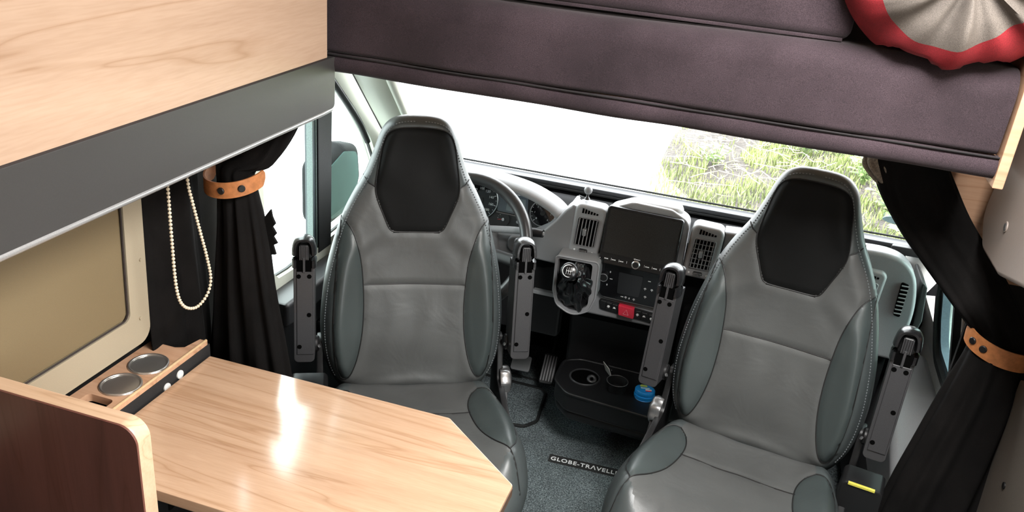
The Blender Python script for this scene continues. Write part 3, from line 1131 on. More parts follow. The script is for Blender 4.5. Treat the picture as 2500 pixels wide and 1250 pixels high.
def seat(loc, rz, knob_side, label):
    root = thing('swivel_seat', loc, label, 'seat', rz, 'swivelled cab seats', local=True)
    regs = [('headrest_panel', INSERT, M_INSERT), ('side_panel', LEAF, M_LEATHER_SIDE), ('side_panel', mirror(LEAF), M_LEATHER_SIDE),
            ('lower_panel', [(-.25, 0), (.25, 0), (.25, -.33), (-.25, -.33)], M_LEATHER)]
    # the lower centre panel stops at the inner seams
    low = [(-.135, 0), (.135, 0)] + [p for p in LEAF_IN if p[1] < 0] + [(.16, -.30), (-.16, -.30)] + [p for p in mirror(LEAF_IN) if p[1] < 0]
    up = [(-.135, 0)] + [(.135, 0)] + [p for p in LEAF_IN if p[1] > 0][::-1] + NECK[1:] + [p for p in INS if p[1] < .262 and p[0] > 0] + \
         [p for p in mirror(INS) if p[1] < .262 and p[0] < 0] + [(-x, y) for x, y in NECK[1:]][::-1] + [(-x, y) for x, y in [p for p in LEAF_IN if p[1] > 0]]
    regs[3] = ('lower_panel', low, M_LEATHER)
    regs.append(('shoulder_panel', up, M_LEATHER))
    seams = [INSERT + [INSERT[0]], LEAF_IN, LEAF_OUT, mirror(LEAF_IN), mirror(LEAF_OUT), NECK, [(-x, y) for x, y in NECK], CROSS]
    oc = smooth2([(w, v) for v, w in BACK_HALF], 6)
    off = []
    for i in range(3, len(oc) - 26):
        dx, dy = oc[i + 1][0] - oc[i - 1][0], oc[i + 1][1] - oc[i - 1][1]
        l = math.hypot(dx, dy) + 1e-9
        off.append((oc[i][0] + dy / l * .013, oc[i][1] - dx / l * .013))
    pillow('backrest', BACK_HALF, regs, seams, back_relief, back_map, .050, .052, .135, M_LEATHER_WRAP, root, 92, 132,
           stitch=[off, [(-x, y) for x, y in off]])
    regs = [('bolster_panel', CLEAF, M_LEATHER_SIDE), ('bolster_panel', mirror(CLEAF), M_LEATHER_SIDE),
            ('seat_panel', [(-.14, -.50), (.14, -.50)] + [(.205, -.395)] + CL_IN[::-1] + [(.16, -.02), (-.16, -.02)] + [(-x, y) for x, y in CL_IN] + [(-.205, -.395)], M_LEATHER)]
    seams = [CL_IN, CL_OUT, mirror(CL_IN), mirror(CL_OUT), CC, CF, [(-x, y) for x, y in CF]]
    pillow('cushion', CUSH_HALF, regs, seams, cush_relief, cush_map, .055, .07, .15, M_LEATHER_WRAP, root, 72, 72)
    armrest(root, -1, True)
    armrest(root, 1, True)
    # frame, swivel and box pedestal
    prism('seat_frame', rounded([(-.23, -.48), (.23, -.48), (.23, .06), (-.23, .06)], .03, 3), 'xy', .27, .335, M_PLASTIC, root, .006)
    lathe('swivel_plate', [(.17, .225), (.19, .235), (.19, .262), (.17, .272)], M_PLASTIC, root, 36, Matrix.Translation((0, -.19, 0)))
    prism('pedestal', rounded([(-.20, -.38), (.20, -.38), (.18, .0), (-.18, .0)], .03, 3), 'xy', 0, .228, M_PLASTIC, root, .01)
    for s in (-1, 1):
        prism('side_shield', rounded([(-.30, .28), (.05, .28), (.075, .40), (.07, .56), (.02, .56), (-.02, .45), (-.26, .40)], .02, 3), 'yz', s * .238, s * .256, M_PLASTIC, root, .004)
    ks = knob_side
    kM = Matrix.Translation((ks * .246, -.012, .442)) @ Matrix.Rotation(ks * R90, 4, 'Y')
    k = lathe('recline_knob', [(.0, .0), (.036, .0), (.038, .005), (.038, .024), (.033, .030), (.012, .032), (0, .032)], mat('satin_knob_metal', (.33, .33, .33), .3, metal=.8, build=grainy(400, .1, 0)), root, 48, kM, 50, (7, .06))
    lathe('knob_cap', [(.0, .032), (.020, .032), (.018, .035), (0, .036)], M_PLASTIC, k, 24, kM)
    prism('tilt_lever', rounded([(-.075, .36), (-.045, .35), (.010, .46), (.004, .475), (-.03, .45)], .006, 3), 'yz', ks * .258, ks * .268, M_PLASTIC_ARM, root, .002)
    # belt stalk
    M = Matrix.Translation((-ks * .275, -.08, .30))
    prism('belt_stalk', rounded([(-.055, 0), (.055, 0), (.05, .20), (-.045, .20)], .012, 3), 'xz', -.05, .03, M_PLASTIC, root, .006, 2, M)
    prism('belt_latch', [(-.03, .196), (.03, .196), (.03, .201), (-.03, .201)], 'xz', -.053, -.045, mat('yellow_latch', (.55, .5, .08), .4, build=grainy(200, .1, 0)), root, 0, 1, M)
    disc('stalk_screw', M @ Vector((.01, -.05, .05)), (0, -1, 0), .007, .003, M_PLASTIC_ARM, root, 12)
    return root


seat((-.763, 1.884, FLOOR + .008), math.radians(27), 1, 'grey leather swivel seat on the driver side, behind the wooden table')
seat((.166, 1.992, FLOOR + .008), math.radians(-9.7), -1, 'grey leather swivel seat on the passenger side, beside the right curtain')

# ================================================================== LIVING AREA FURNITURE
TZ = .74
t = thing('dining_table', (-.72, 1.28, FLOOR), 'pale oak laminate table with a clipped corner in front of the driver seat', 'table')
tp = [(-1.125, 1.055), (-.52, 1.055), (-.315, 1.12), (-.312, 1.336), (-.512, 1.498), (-1.125, 1.498)]
tp = [(-1.125, 1.055), (-.40, 1.050), (-.315, 1.118), (-.312, 1.336), (-.510, 1.498), (-1.125, 1.498)]
top = prism('tabletop', rounded(tp, [.004, .01, .01, .01, .01, .004], 3), 'xy', TZ - .026, TZ, M_WOOD_X, t, .0025, 2)
prism('edge_band', rounded([(x * 1 + (.0008 if x > -.7 else -.0002), y) for x, y in tp], [.004, .01, .01, .01, .01, .004], 3), 'xy', TZ - .024, TZ - .006,
      mat('table_edge_band', (.10, .06, .04), .5, build=grainy(200, .2, 0)), t, 0)
lathe('table_leg', [(.03, 0), (.03, TZ - FLOOR - .03), (.08, TZ - FLOOR - .028)], M_SILVER, t, 24, Matrix.Translation((-.80, 1.27, FLOOR + .012)))
lathe('leg_foot', [(.13, 0), (.13, .008), (.04, .016), (.03, .03)], M_SILVER, t, 32, Matrix.Translation((-.80, 1.27, FLOOR)))

# ledge with cup holders along the wall; the table hangs on its dark rail
SZ = .772
t = thing('wall_ledge', (-1.2, 1.2, .60), 'oak ledge with two steel cup holders between table and window', 'shelf')
sx0, sx1 = -1.252, -1.137
cups = [(-1.190, 1.366), (-1.188, 1.274)]
CR = .0385
circ = lambda c, r, n=40: [(c[0] + r * math.cos(2 * math.pi * i / n), c[1] + r * math.sin(2 * math.pi * i / n)) for i in range(n)]
sock = rounded([(-1.226, 1.150), (-1.160, 1.150), (-1.160, 1.222), (-1.226, 1.222)], .01, 4)
holed('ledge_top', [(sx0, .975), (sx1, .975), (sx1, 1.508), (-1.157, 1.508), (-1.166, 1.462), (-1.185, 1.452), (sx0, 1.452)],
      [circ(cups[0], CR), circ(cups[1], CR), sock], 'xy', SZ - .018, SZ, M_WOOD_WARM, t)
tube('front_lip', [(sx1 - .003, .975, SZ + .001), (sx1 - .003, 1.508, SZ + .001)], .0035, mat('gold_oak_lip', (.52, .36, .20), .35, build=grainy(100, .1, 0)), t, 8)
box('table_rail', (sx1 - .012, .975, SZ - .09), (sx1 + .002, 1.515, SZ - .010), M_WALL, t, .002)
box('ledge_box', (sx0, .975, .62), (sx1 - .06, 1.45, .66), M_WALL, t, .002)
for c in cups:
    cm = Matrix.Translation((c[0], c[1], SZ))
    cu = lathe('cup_holder', [(CR + .006, .0005), (CR + .004, .003), (CR - .001, .0015), (CR - .003, -.01), (CR - .006, -.055), (CR - .012, -.066), (0, -.068)], M_CHROME, t, 48, cm, 40)
    ring('cup_rim', (c[0], c[1], SZ + .0015), (0, 0, 1), CR + .003, .0028, M_CHROME, cu, 48, 8)
box('socket_recess', (-1.226, 1.150, SZ - .03), (-1.160, 1.222, SZ - .022), M_HOLE, t, 0)
prism('socket_flap', rounded([(-1.218, 1.155), (-1.166, 1.155), (-1.166, 1.192), (-1.218, 1.192)], .005, 2), 'xy', SZ - .021, SZ - .012, M_PLASTIC, t, .002)
for y, dz in ((1.398, -.018), (1.352, -.026)):
    disc('rail_button', (sx1 + .002, y, SZ + dz - .012), (1, 0, 0), .0105, .004, M_WHITE, t, 20, .001)

# upright end panel of the bench in the foreground
t = thing('bench_end_panel', (-1.0, .945, FLOOR), 'dark brown bench end panel with pale rounded edge, bottom left foreground', 'panel')
pp = rounded([(-1.26, FLOOR), (-.850, FLOOR), (-.850, .982), (-1.26, .982)], [0, 0, .034, 0], 8)
prism('panel_face', pp, 'xz', .930, .934, M_WOOD_Z, t, 0)
prism('panel_edge', pp, 'xz', .934, .966, M_WOOD_EDGE, t, .004, 2)

# overhead cabinet on the left
t = thing('overhead_cabinet', (-1.1, .7, 1.31), 'long overhead cabinet with pale oak front and grey pelmet, upper left', 'cabinet')
box('carcass', (-1.265, -.6, 1.335), (-.952, 1.635, 2.18), M_WOOD_EDGE, t, .002)
box('end_cap', (-1.265, 1.635, 1.465), (-.9505, 1.748, 2.18), M_WALL, t, .001)
box('oak_front', (-.950, -.6, 1.4425), (-.930, 1.718, 2.17), M_WOOD_Y, t, .0015)
box('shadow_gap', (-.950, -.6, 1.4385), (-.9315, 1.718, 1.4425), M_BLACKEDGE, t, 0)
pel = [(-.950, 1.4385), (-.932, 1.4385), (-.932, 1.322), (-.950, 1.322)]
prism('pelmet', rounded([(-.6, 1.4385), (1.758, 1.4385), (1.758, 1.318), (-.6, 1.318)], [0, .002, .014, 0], 5), 'yz', -.952, -.932, M_PELMET, t, .002)
tube('pelmet_lip', [(-.936, -.6, 1.317), (-.936, 1.70, 1.317), (-.937, 1.745, 1.318), (-.939, 1.757, 1.328), (-.940, 1.759, 1.345), (-.940, 1.759, 1.43)], .0062, M_LIP, t, 10)

# drop-down bunk over the cab
t = thing('bunk_bed', (-.24, 2.05, 1.40), 'dark aubergine upholstered bunk spanning the cab above the windscreen', 'bed')
prof = rounded([(1.757, 1.446), (1.757, 1.604), (2.42, 1.604), (2.42, 1.446)], [.012, .052, .02, .01], 9)
nX = 40
V, F = [], []
for i in range(nX + 1):
    x = -.985 + (.452 + .985) * i / nX
    for (y, z) in prof:
        dy = .0035 * math.sin(x * 9 + z * 20) + .002 * math.sin(x * 23 + 1)
        dz = .004 * math.sin(x * 6 + .8) * (1 if z > 1.55 else 0)
        V.append((x, y + dy * (1 if y < 1.9 else 0), z + dz))
k = len(prof)
for i in range(nX):
    for j in range(k):
        F.append((i * k + j, i * k + (j + 1) % k, (i + 1) * k + (j + 1) % k, (i + 1) * k + j))
F += [tuple(range(k)), tuple(nX * k + j for j in range(k))]
obj('mattress_front', V, F, M_BED, t, 50)
V, F = tube_geo([(-.958 + 1.42 * i / 40, 1.773 + .0015 * math.sin(i * .9), 1.4225 + .001 * math.sin(i * .6)) for i in range(41)], .0225, 18, ry=.021, up=(0, 0, 1))
obj('edge_roll', V, F, M_BED, t, 60)
tube('roll_seam', [(-.95, 1.757, 1.4425), (.458, 1.757, 1.4425)], .0025, mat('dark_velvet_seam', (.010, .008, .009), .9, build=fabric(scale=700)), t, 6)
box('bunk_board', (-.94, 1.775, 1.405), (.455, 2.42, 1.444), M_WOOD_WARM, t, .002)
box('end_panel', (.458, 1.746, 1.386), (.478, 2.42, 1.92), M_WOOD_WARM, t, .003)
t2 = thing('bunk_cushion', (-.39, 1.95, 1.604), 'flat dark cushion lying on the bunk, cut off by the top edge', 'cushion')
prof = rounded([(1.802, 1.612), (1.802, 1.76), (2.30, 1.76), (2.30, 1.612)], .022, 6)
prism('cushion_body', prof, 'yz', -.93, .150, M_BED, t2, .02, 4)
tube('cushion_piping', [(-.915, 1.806, 1.613), (.135, 1.806, 1.613)], .004, M_BED, t2, 6)
# dark lining behind the bunk
box('trim_8', (-.93, 2.43, 1.45), (.70, 2.46, 2.19), M_WALL, bev=0)['kind'] = ST

# drawstring bag resting on the bunk edge, its gathered mouth towards us
def bag():
    t = thing('drawstring_bag', (.30, 1.74, 1.606), 'red and ecru drawstring bag on the bunk, gathered mouth facing the room', 'bag')
    c = Vector((.312, 1.785, 1.785))
    ax = Vector((.06, -.97, -.17)).normalized()      # towards the gathered mouth
    M = frame3(c, Vector((1, 0, 0)), ax)
    nA, nR = 120, 46
    V = []
    j0 = 12                              # ring of the colour seam
    for j in range(nR + 1):
        for i in range(nA):
            al = 2 * math.pi * i / nA
            lim = .205 + .035 * math.cos(al - 2.9) + .012 * math.sin(al * 3 + 1)
            f = lim * j / j0 if j <= j0 else lim + (1 - lim) * (j - j0) / (nR - j0)   # 0 mouth .. 1 far pole
            th = math.pi * f
            a = 2 * math.pi * i / nA
            g = math.exp(-(f / .40) ** 2)
            p1 = 1 - 2 * abs(math.sin(a * 4 + 1.0 * math.sin(a * 2 + .5) + f * 1.5))
            pleat = .8 * p1 + .4 * math.sin(a * 13 + 2 + 2 * f) + .35 * math.sin(a * 5 + .7)
            r = .212 * math.sin(th) ** .85 if 0 < j < nR else 0
            r = r * (1 + .015 * math.sin(3 * a)) + .004 * (1 if j == 0 else 0)
            z = .135 * math.cos(th)
            dimple = -.030 * math.exp(-(f / .10) ** 2)
            n = .021 * g * pleat * min(1, f * 9)
            ex = 1.14 if math.cos(a) > 0 else 1.0
            p = M @ Vector((r * math.cos(a) * 1.04, r * math.sin(a) * .97, z + dimple + n))
            if p.y > 1.74:
                p.z = max(p.z, 1.611 + .01 * math.sin(a * 7) ** 2)
            V.append(p)
    faces_red, faces_grey = [], []
    for j in range(nR):
        for i in range(nA):
            a = 2 * math.pi * (i + .5) / nA
            q = (j * nA + i, j * nA + (i + 1) % nA, (j + 1) * nA + (i + 1) % nA, (j + 1) * nA + i)
            (faces_grey if j < j0 else faces_red).append(q)
    for nm, fs, m in (('red_body', faces_red, M_BAG_RED), ('ecru_mouth', faces_grey, M_BAG_GREY)):
        mp, vv, ff = {}, [], []
        for q in fs:
            g = []
            for i in q:
                if i not in mp:
                    mp[i] = len(vv); vv.append(V[i])
                g.append(mp[i])
            ff.append(g)
        obj(nm, vv, ff, m, t, 80)
    tube('drawstring', [M @ Vector((.011 * math.cos(b), .011 * math.sin(b), .118)) for b in [2 * math.pi * i / 16 for i in range(16)]], .004, M_BAG_GREY, t, 6, True)


bag()

# right-hand bunk support and moulded cover
t = thing('bunk_support_panel', (.53, 2.11, 1.07), 'warm beech panel under the right end of the bunk, behind the curtain', 'panel')
prism('panel_board', rounded([(.36, 1.40), (.74, 1.40), (.74, 1.07), (.50, 1.07), (.40, 1.14), (.36, 1.22)], [.005, .005, .02, .04, .05, .03], 4), 'xz', 2.100, 2.118, M_WOOD_WARM, t, .002)
tube('panel_lip', [(.36, 2.100, 1.399), (.74, 2.100, 1.399)], .003, M_WOOD_WARM, t, 6)
tc = thing('trim_9', (.56, 1.8, 1.19), kind=ST)
prism('pillar_cover', rounded([(1.50, 1.62), (1.88, 1.62), (1.995, 1.40), (2.035, 1.25), (1.96, 1.193), (1.80, 1.196), (1.50, 1.275)], [0, .03, .05, .05, .05, .04, 0], 6), 'yz', .532, .778, M_BEIGE, tc, .010, 4)
disc('cover_screw', (.532, 1.841, 1.287), (-1, 0, 0), .0085, .003, M_SILVER, tc, 16, .001)
ring('screw_rim', (.5315, 1.841, 1.287), (-1, 0, 0), .010, .0018, M_BEIGE, tc, 18, 6)
tc = thing('trim_10', (.70, 1.8, FLOOR), kind=ST)
box('lower_side_cover', (.685, 1.45, FLOOR), (.778, 1.92, .92), mat('brown_grey_cover', (.10, .085, .07), .6, build=grainy(500, .1, .1, .0006)), tc, .004)
disc('cover_screw', (.685, 1.787, .722), (-1, 0, 0), .008, .003, M_PLASTIC, tc, 16, .001)


# ================================================================== CURTAINS
def curtain_body(name, secs, m, parent, folds=9, nA=108, amp=.16, nS=6, phase=0.0):
    """secs: [(centre, half-width vector, half-depth vector, fold amplitude 0..1)] lofted with pleats"""
    C = catmull([s[0] for s in secs], nS)
    A = catmull([s[1] for s in secs], nS)
    B = catmull([s[2] for s in secs], nS)
    G = [p.x for p in catmull([(s[3], 0, 0) for s in secs], nS)]
    V, F = [], []
    n = len(C)
    for i in range(n):
        for j in range(nA):
            a = 2 * math.pi * j / nA
            w = math.sin(folds * a + phase + .5 * math.sin(i * .25)) + .45 * math.sin((folds * 2 - 3) * a + i * .12)
            r = 1 + amp * G[i] * w
            V.append(C[i] + A[i] * (math.cos(a) * (1 + amp * .25 * G[i] * w)) + B[i] * (math.sin(a) * r))
    for i in range(n - 1):
        for j in range(nA):
            j2 = (j + 1) % nA
            F.append((i * nA + j, i * nA + j2, (i + 1) * nA + j2, (i + 1) * nA + j))
    F.append(tuple(range(nA)))
    F.append(tuple((n - 1) * nA + j for j in range(nA)))
    return obj(name, V, F, m, parent, 80)


# left curtain
t = thing('cab_curtain', (-1.12, 1.62, FLOOR), 'black curtain gathered behind the table, hanging on the left wall', 'curtain', group='cab curtains')
curtain_body('gathered_cloth', [
    ((-1.015, 1.70, 1.44), (.050, .0, -.03), (.0, .040, .02), .5),
    ((-1.030, 1.69, 1.345), (.046, .0, -.05), (.0, .040, .03), .5),
    ((-1.080, 1.67, 1.240), (.046, .0, -.040), (.0, .038, .03), .5),
    ((-1.128, 1.648, 1.178), (.046, .0, -.012), (.0, .036, .0), .4),
    ((-1.127, 1.643, 1.130), (.050, -.002, -.002), (.0, .038, .0), .4),
    ((-1.110, 1.632, 1.02), (.066, -.01, 0), (.0, .046, 0), 1),
    ((-1.108, 1.630, .86), (.090, -.015, 0), (.0, .050, 0), 1),
    ((-1.100, 1.625, .66), (.120, -.02, 0), (.0, .056, 0), 1),
    ((-1.095, 1.620, .40), (.150, -.02, 0), (.0, .060, 0), 1),
    ((-1.095, 1.620, .13), (.160, -.02, 0), (.0, .062, 0), 1)], M_CURT, t, 10)
curtain_body('flat_cloth', [
    ((-1.235, 1.535, 1.36), (.0, .095, 0), (.016, 0, 0), 1),
    ((-1.232, 1.53, 1.0), (.0, .10, 0), (.018, 0, 0), 1),
    ((-1.225, 1.53, .70), (.0, .105, 0), (.022, 0, 0), 1),
    ((-1.225, 1.53, .30), (.0, .105, 0), (.022, 0, 0), 1)], M_CURT, t, 7, amp=.3)
V, F = [], []
rag = [(-1.01, 1.0, 0), (-.995, 1.02, 0), (-.992, 1.002, 0), (-.984, .985, 0), (-.992, .975, 0), (-.982, .96, 0), (-.990, .95, 0), (-.980, .935, 0), (-.992, .928, 0), (-.985, .905, 0), (-1.01, .90, 0)]
rag = [(x - .048, z + .06, 0) for x, z, _ in rag]
prism('frayed_edge', [(x, z) for x, z, _ in rag], 'xz', 1.648, 1.655, M_CURT, t, 0)


def strap(name, c, rx, ry, w, label, tilt, a0, a1, btn, sag=.016):
    """leather tie band round a curtain with press studs"""
    t = thing(name, c, label, 'strap', group='leather curtain ties')
    c = Vector(c)
    n = 48
    V, F = [], []
    for i in range(n + 1):
        a = a0 + (a1 - a0) * i / n
        p = c + Vector((rx * math.cos(a), ry * math.sin(a), tilt * math.cos(a) + sag * math.sin(a)))
        o = Vector((math.cos(a) / rx, math.sin(a) / ry, 0)).normalized()
        e = min(1, min(i, n - i) / 3 + .35)
        for d, h in ((0, -w), (0, w), (.004, w), (.004, -w)):
            V.append(p + o * d + Vector((0, 0, h * e)))
    for i in range(n):
        for j in range(4):
            F.append((i * 4 + j, i * 4 + (j + 1) % 4, (i + 1) * 4 + (j + 1) % 4, (i + 1) * 4 + j))
    F += [(0, 1, 2, 3), tuple(n * 4 + j for j in (3, 2, 1, 0))]
    obj('band', V, F, M_STRAP, t, 40)
    for a in btn:
        p = c + Vector((rx * math.cos(a), ry * math.sin(a), tilt * math.cos(a) + sag * math.sin(a)))
        o = Vector((math.cos(a) / rx, math.sin(a) / ry, 0)).normalized()
        disc('press_stud', p + o * .0035, o, .0085, .004, M_PLASTIC, t, 16, .0015)


strap('curtain_tie', (-1.130, 1.643, 1.150), .070, .064, .019, 'brown leather tie with studs round the left black curtain', .008, math.radians(-200), math.radians(10),
      (math.radians(-85), math.radians(-48)))

# right curtain
t = thing('cab_curtain', (.62, 2.0, FLOOR), 'black curtain swept aside at the right edge of the picture', 'curtain', group='cab curtains')
curtain_body('gathered_cloth', [
    ((0.346, 2.006, 1.368), (.085, .0, -.02), (.0, .035, .0), .4),
    ((0.377, 2.025, 1.296), (.082, .0, .010), (.0, .035, .0), .5),
    ((0.439, 2.034, 1.210), (.070, .0, .026), (.0, .035, .0), .5),
    ((0.511, 2.015, 1.134), (.058, .0, .034), (.0, .035, .0), .5),
    ((0.573, 1.967, 1.072), (.050, .0, .034), (.0, .035, .0), .5),
    ((.640, 2.00, .985), (.060, .0, .012), (.0, .040, .0), .5),
    ((.643, 1.975, .940), (.068, .0, .0), (.0, .046, .0), .6),
    ((.640, 1.955, .860), (.085, .0, .0), (.0, .052, .0), 1),
    ((.625, 1.935, .72), (.098, .0, .0), (.0, .058, .0), 1),
    ((.605, 1.915, .52), (.112, .0, .0), (.0, .062, .0), 1),
    ((.590, 1.900, .13), (.125, .0, .0), (.0, .066, .0), 1)], M_CURT, t, 9)
curtain_body('ruffled_heading', [
    ((0.269, 2.006, 1.368), (.012, .0, .01), (.0, .02, .0), 1), ((0.275, 2.015, 1.339), (.02, .0, .012), (.0, .02, .0), 1),
    ((0.291, 2.015, 1.315), (.018, .0, .01), (.0, .02, .0), 1), ((0.310, 2.020, 1.288), (.010, .0, .006), (.0, .012, .0), 1)],
    mat('taupe_lining', (.16, .13, .10), .9, build=fabric(scale=300)), t, 6, 60, .35)
strap('curtain_tie', (.648, 1.985, .972), .078, .058, .022, 'tan leather tie with two studs round the right black curtain', -.012, math.radians(-188), math.radians(10),
      (math.radians(-150), math.radians(-128)))

# bead pull chain hanging below the pelmet
ch = catmull([(-1.10, 1.367, 1.33), (-1.10, 1.367, 1.21), (-1.10, 1.366, 1.10), (-1.10, 1.368, .988), (-1.10, 1.385, .935), (-1.10, 1.427, .910), (-1.10, 1.468, .922), (-1.10, 1.486, .955),
              (-1.10, 1.478, 1.01), (-1.10, 1.461, 1.077), (-1.10, 1.440, 1.16), (-1.10, 1.430, 1.21), (-1.10, 1.425, 1.33)], 12)
L = [0]
for a, b in zip(ch, ch[1:]):
    L.append(L[-1] + (b - a).length)
xs = np.array([[p.x, p.y, p.z] for p in ch])
nb = int(L[-1] / .0085)
V, F = [], []
bs = [(math.cos(a) * s, math.sin(a) * s, z) for z, s in ((1, 0.05), (.6, .8), (0, 1), (-.6, .8), (-1, .05)) for a in [2 * math.pi * i / 8 for i in range(8)]]
for q in np.linspace(0, L[-1], nb):
    c = Vector([np.interp(q, L, xs[:, i]) for i in range(3)])
    o = len(V)
    V += [c + Vector(b) * .0040 for b in bs]
    for r in range(4):
        for i in range(8):
            F.append((o + r * 8 + i, o + r * 8 + (i + 1) % 8, o + (r + 1) * 8 + (i + 1) % 8, o + (r + 1) * 8 + i))
    F += [tuple(o + i for i in range(8)), tuple(o + 32 + i for i in range(8))]
t = thing('bead_chain', (-1.10, 1.42, .90), 'cream bead pull chain looping down in front of the left curtain', 'chain')
obj('beads', V, F, M_BEAD, t, 60, kind='stuff')
tube('cord', [Vector(p) for p in ch], .0009, M_BEAD, t, 4)

# ================================================================== DASHBOARD
DY = 2.30
t = thing('dashboard', (-.28, 2.5, FLOOR), 'grey van dashboard with tall louvred vents and instrument hood below the windscreen', 'dashboard')
DB = t
base = prism('dash_body', [(2.64, .895), (2.46, .915), (2.40, .90), (2.37, .82), (2.38, .70), (2.44, .60), (2.52, .52), (2.74, .50), (2.70, .88)], 'yz', -1.16, .53, M_DASH_DARK, t, .01)
# driver side: the swooping panel under the instruments
prism('driver_fascia', rounded([(-.452, .995), (-.475, .955), (-.505, .905), (-.55, .868), (-.62, .846), (-.72, .838), (-.86, .86), (-1.0, .93), (-1.13, .95), (-1.13, .76), (-.62, .775), (-.53, .80),
                                (-.452, .80)], [.012, .02, .03, .03, .03, .03, .03, .03, .02, .02, .02, .03, .01], 4), 'xz', 2.325, 2.42, M_DASH, t, .016, 4)
prism('fascia_shoulder', rounded([(-.440, .997), (-.472, .965), (-.500, .925), (-.53, .89), (-.575, .86), (-.64, .845), (-.64, .80), (-.60, .79), (-.475, .785), (-.440, .80)], [.012, .03, .03, .03, .03, .02, .02, .03, .02, .01], 5), 'xz', 2.310, 2.385, M_DASH, t, .022, 5)
# knee panel and open shelf, almost black
prism('knee_panel', rounded([(-.98, .74), (-.535, .74), (-.462, .77), (-.462, .50), (-.98, .50)], .012, 3), 'xz', 2.375, 2.42, M_PLASTIC, t, .01)
box('shelf_rail', (-.555, 2.355, .650), (-.468, 2.375, .664), M_DASH_LIGHT, t, .003)
# instrument hood
hood = [(-1.02, 2.37, .90), (-.98, 2.375, .955), (-.90, 2.38, .992), (-.80, 2.385, 1.004), (-.70, 2.385, 1.002), (-.60, 2.38, .988), (-.53, 2.37, .966), (-.495, 2.362, .947), (-.478, 2.358, .934)]
hood = [(x, y, z - .009) for x, y, z in hood]
hp = catmull(hood, 5)
tube('instrument_hood', hp, [.044] * (len(hp) - 3) + [.040, .030, .012], M_DASH_LIGHT, t, 16, ry=[.018] * (len(hp) - 3) + [.017, .014, .007], up=(0, 1, .1))
# instruments: a tilted panel with two large dials, a display and two small gauges
IM = frame3((-.665, 2.398, .900), (1, 0, .02), (0, -.93, .36))
ip = obj('instrument_panel', *(lambda P: ([IM @ Vector((x, y, z)) for z in (-.012, 0) for x, y in P],
                                         [tuple(range(len(P))), tuple(range(2 * len(P) - 1, len(P) - 1, -1))] + [(i, (i + 1) % len(P), len(P) + (i + 1) % len(P), len(P) + i) for i in range(len(P))]))(
    rounded([(-.26, -.065), (.115, -.060), (.150, -.02), (.150, .03), (.11, .07), (-.22, .085), (-.27, .05)], .02, 4)), M_PLASTIC, t)


def dial(cx, cy, r, a0, a1, n, nums, red=None, small=False):
    c = IM @ Vector((cx, cy, .001))
    nz = IM.to_3x3() @ Vector((0, 0, 1))
    d = disc('dial', c, nz, r, .0015, M_GLOSS if not small else M_PLASTIC, ip, 40)
    if not small:
        ring('dial_ring', c + nz * .003, nz, r, .0016, M_SILVER, ip, 40, 6)
    DM = IM @ Matrix.Translation((cx, cy, .0027))
    rects_v, F = [], []
    V = []
    for i in range(n + 1):
        a = a0 + (a1 - a0) * i / n
        w = .0009 if i % 2 else .0014
        r0, r1 = r * (.86 if i % 2 else .80), r * .93
        q = Vector((math.cos(a), math.sin(a), 0)); s = Vector((-math.sin(a), math.cos(a), 0))
        k = len(V)
        V += [DM @ (q * r0 - s * w * .5), DM @ (q * r1 - s * w * .5), DM @ (q * r1 + s * w * .5), DM @ (q * r0 + s * w * .5)]
        F.append((k, k + 1, k + 2, k + 3))
    obj('dial_marks', V, F, M_WHITE_INK, d, 0)
    for i, s in enumerate(nums):
        a = a0 + (a1 - a0) * i / max(1, len(nums) - 1)
        text('dial_number', s, r * .19, DM @ Matrix.Translation((math.cos(a) * r * .64, math.sin(a) * r * .64 - r * .06, .0002)), M_WHITE_INK, d, .0001, align='CENTER')
    if red is not None:
        q = Vector((math.cos(red), math.sin(red), 0)); s = Vector((-math.sin(red), math.cos(red), 0))
        obj('needle', [DM @ (q * r * .15 - s * .001), DM @ (q * r * .9 - s * .0004), DM @ (q * r * .9 + s * .0004), DM @ (q * r * .15 + s * .001)], [(0, 1, 2, 3)], M_RED_INK, d, 0)
    hub = disc('needle_hub', c + nz * .0018, nz, r * (.2 if not small else .24), .003, M_SILVER if small else M_PLASTIC, d, 18, .001)
    return d


rad = math.radians
dial(-.100, .012, .058, rad(225), rad(-45), 16, ['20', '40', '60', '80', '100', '120', '140', '160', '180'])
dial(.106, .004, .040, rad(225), rad(-45), 12, ['0', '1', '2', '3', '4', '5', '6'])
for cx, red in ((-.016, rad(185)), (.032, rad(-8))):
    dial(cx, -.036, .021, rad(170) if cx < 0 else rad(100), rad(70) if cx < 0 else rad(0), 5, [], red, True)
lc = [(-.040, -.012), (.060, -.014), (.052, .046), (-.050, .050)]
prism('trip_display', rounded(lc, .006, 3), 'xy', .0, .003, M_LCD, ip, .0008, 1, IM)
prism('display_window', [(-.012, -.006), (.050, -.008), (.046, .036), (-.012, .038)], 'xy', .003, .0036, mat('pale_lcd', (.16, .19, .20), .15, build=grainy(4, .2, 0)), ip, 0, 1, IM)
tube('cluster_bead', [IM @ Vector(p) for p in ((-.042, -.016, .002), (.01, -.018, .002), (.062, -.020, .002))], .0016, M_SILVER, ip, 6)


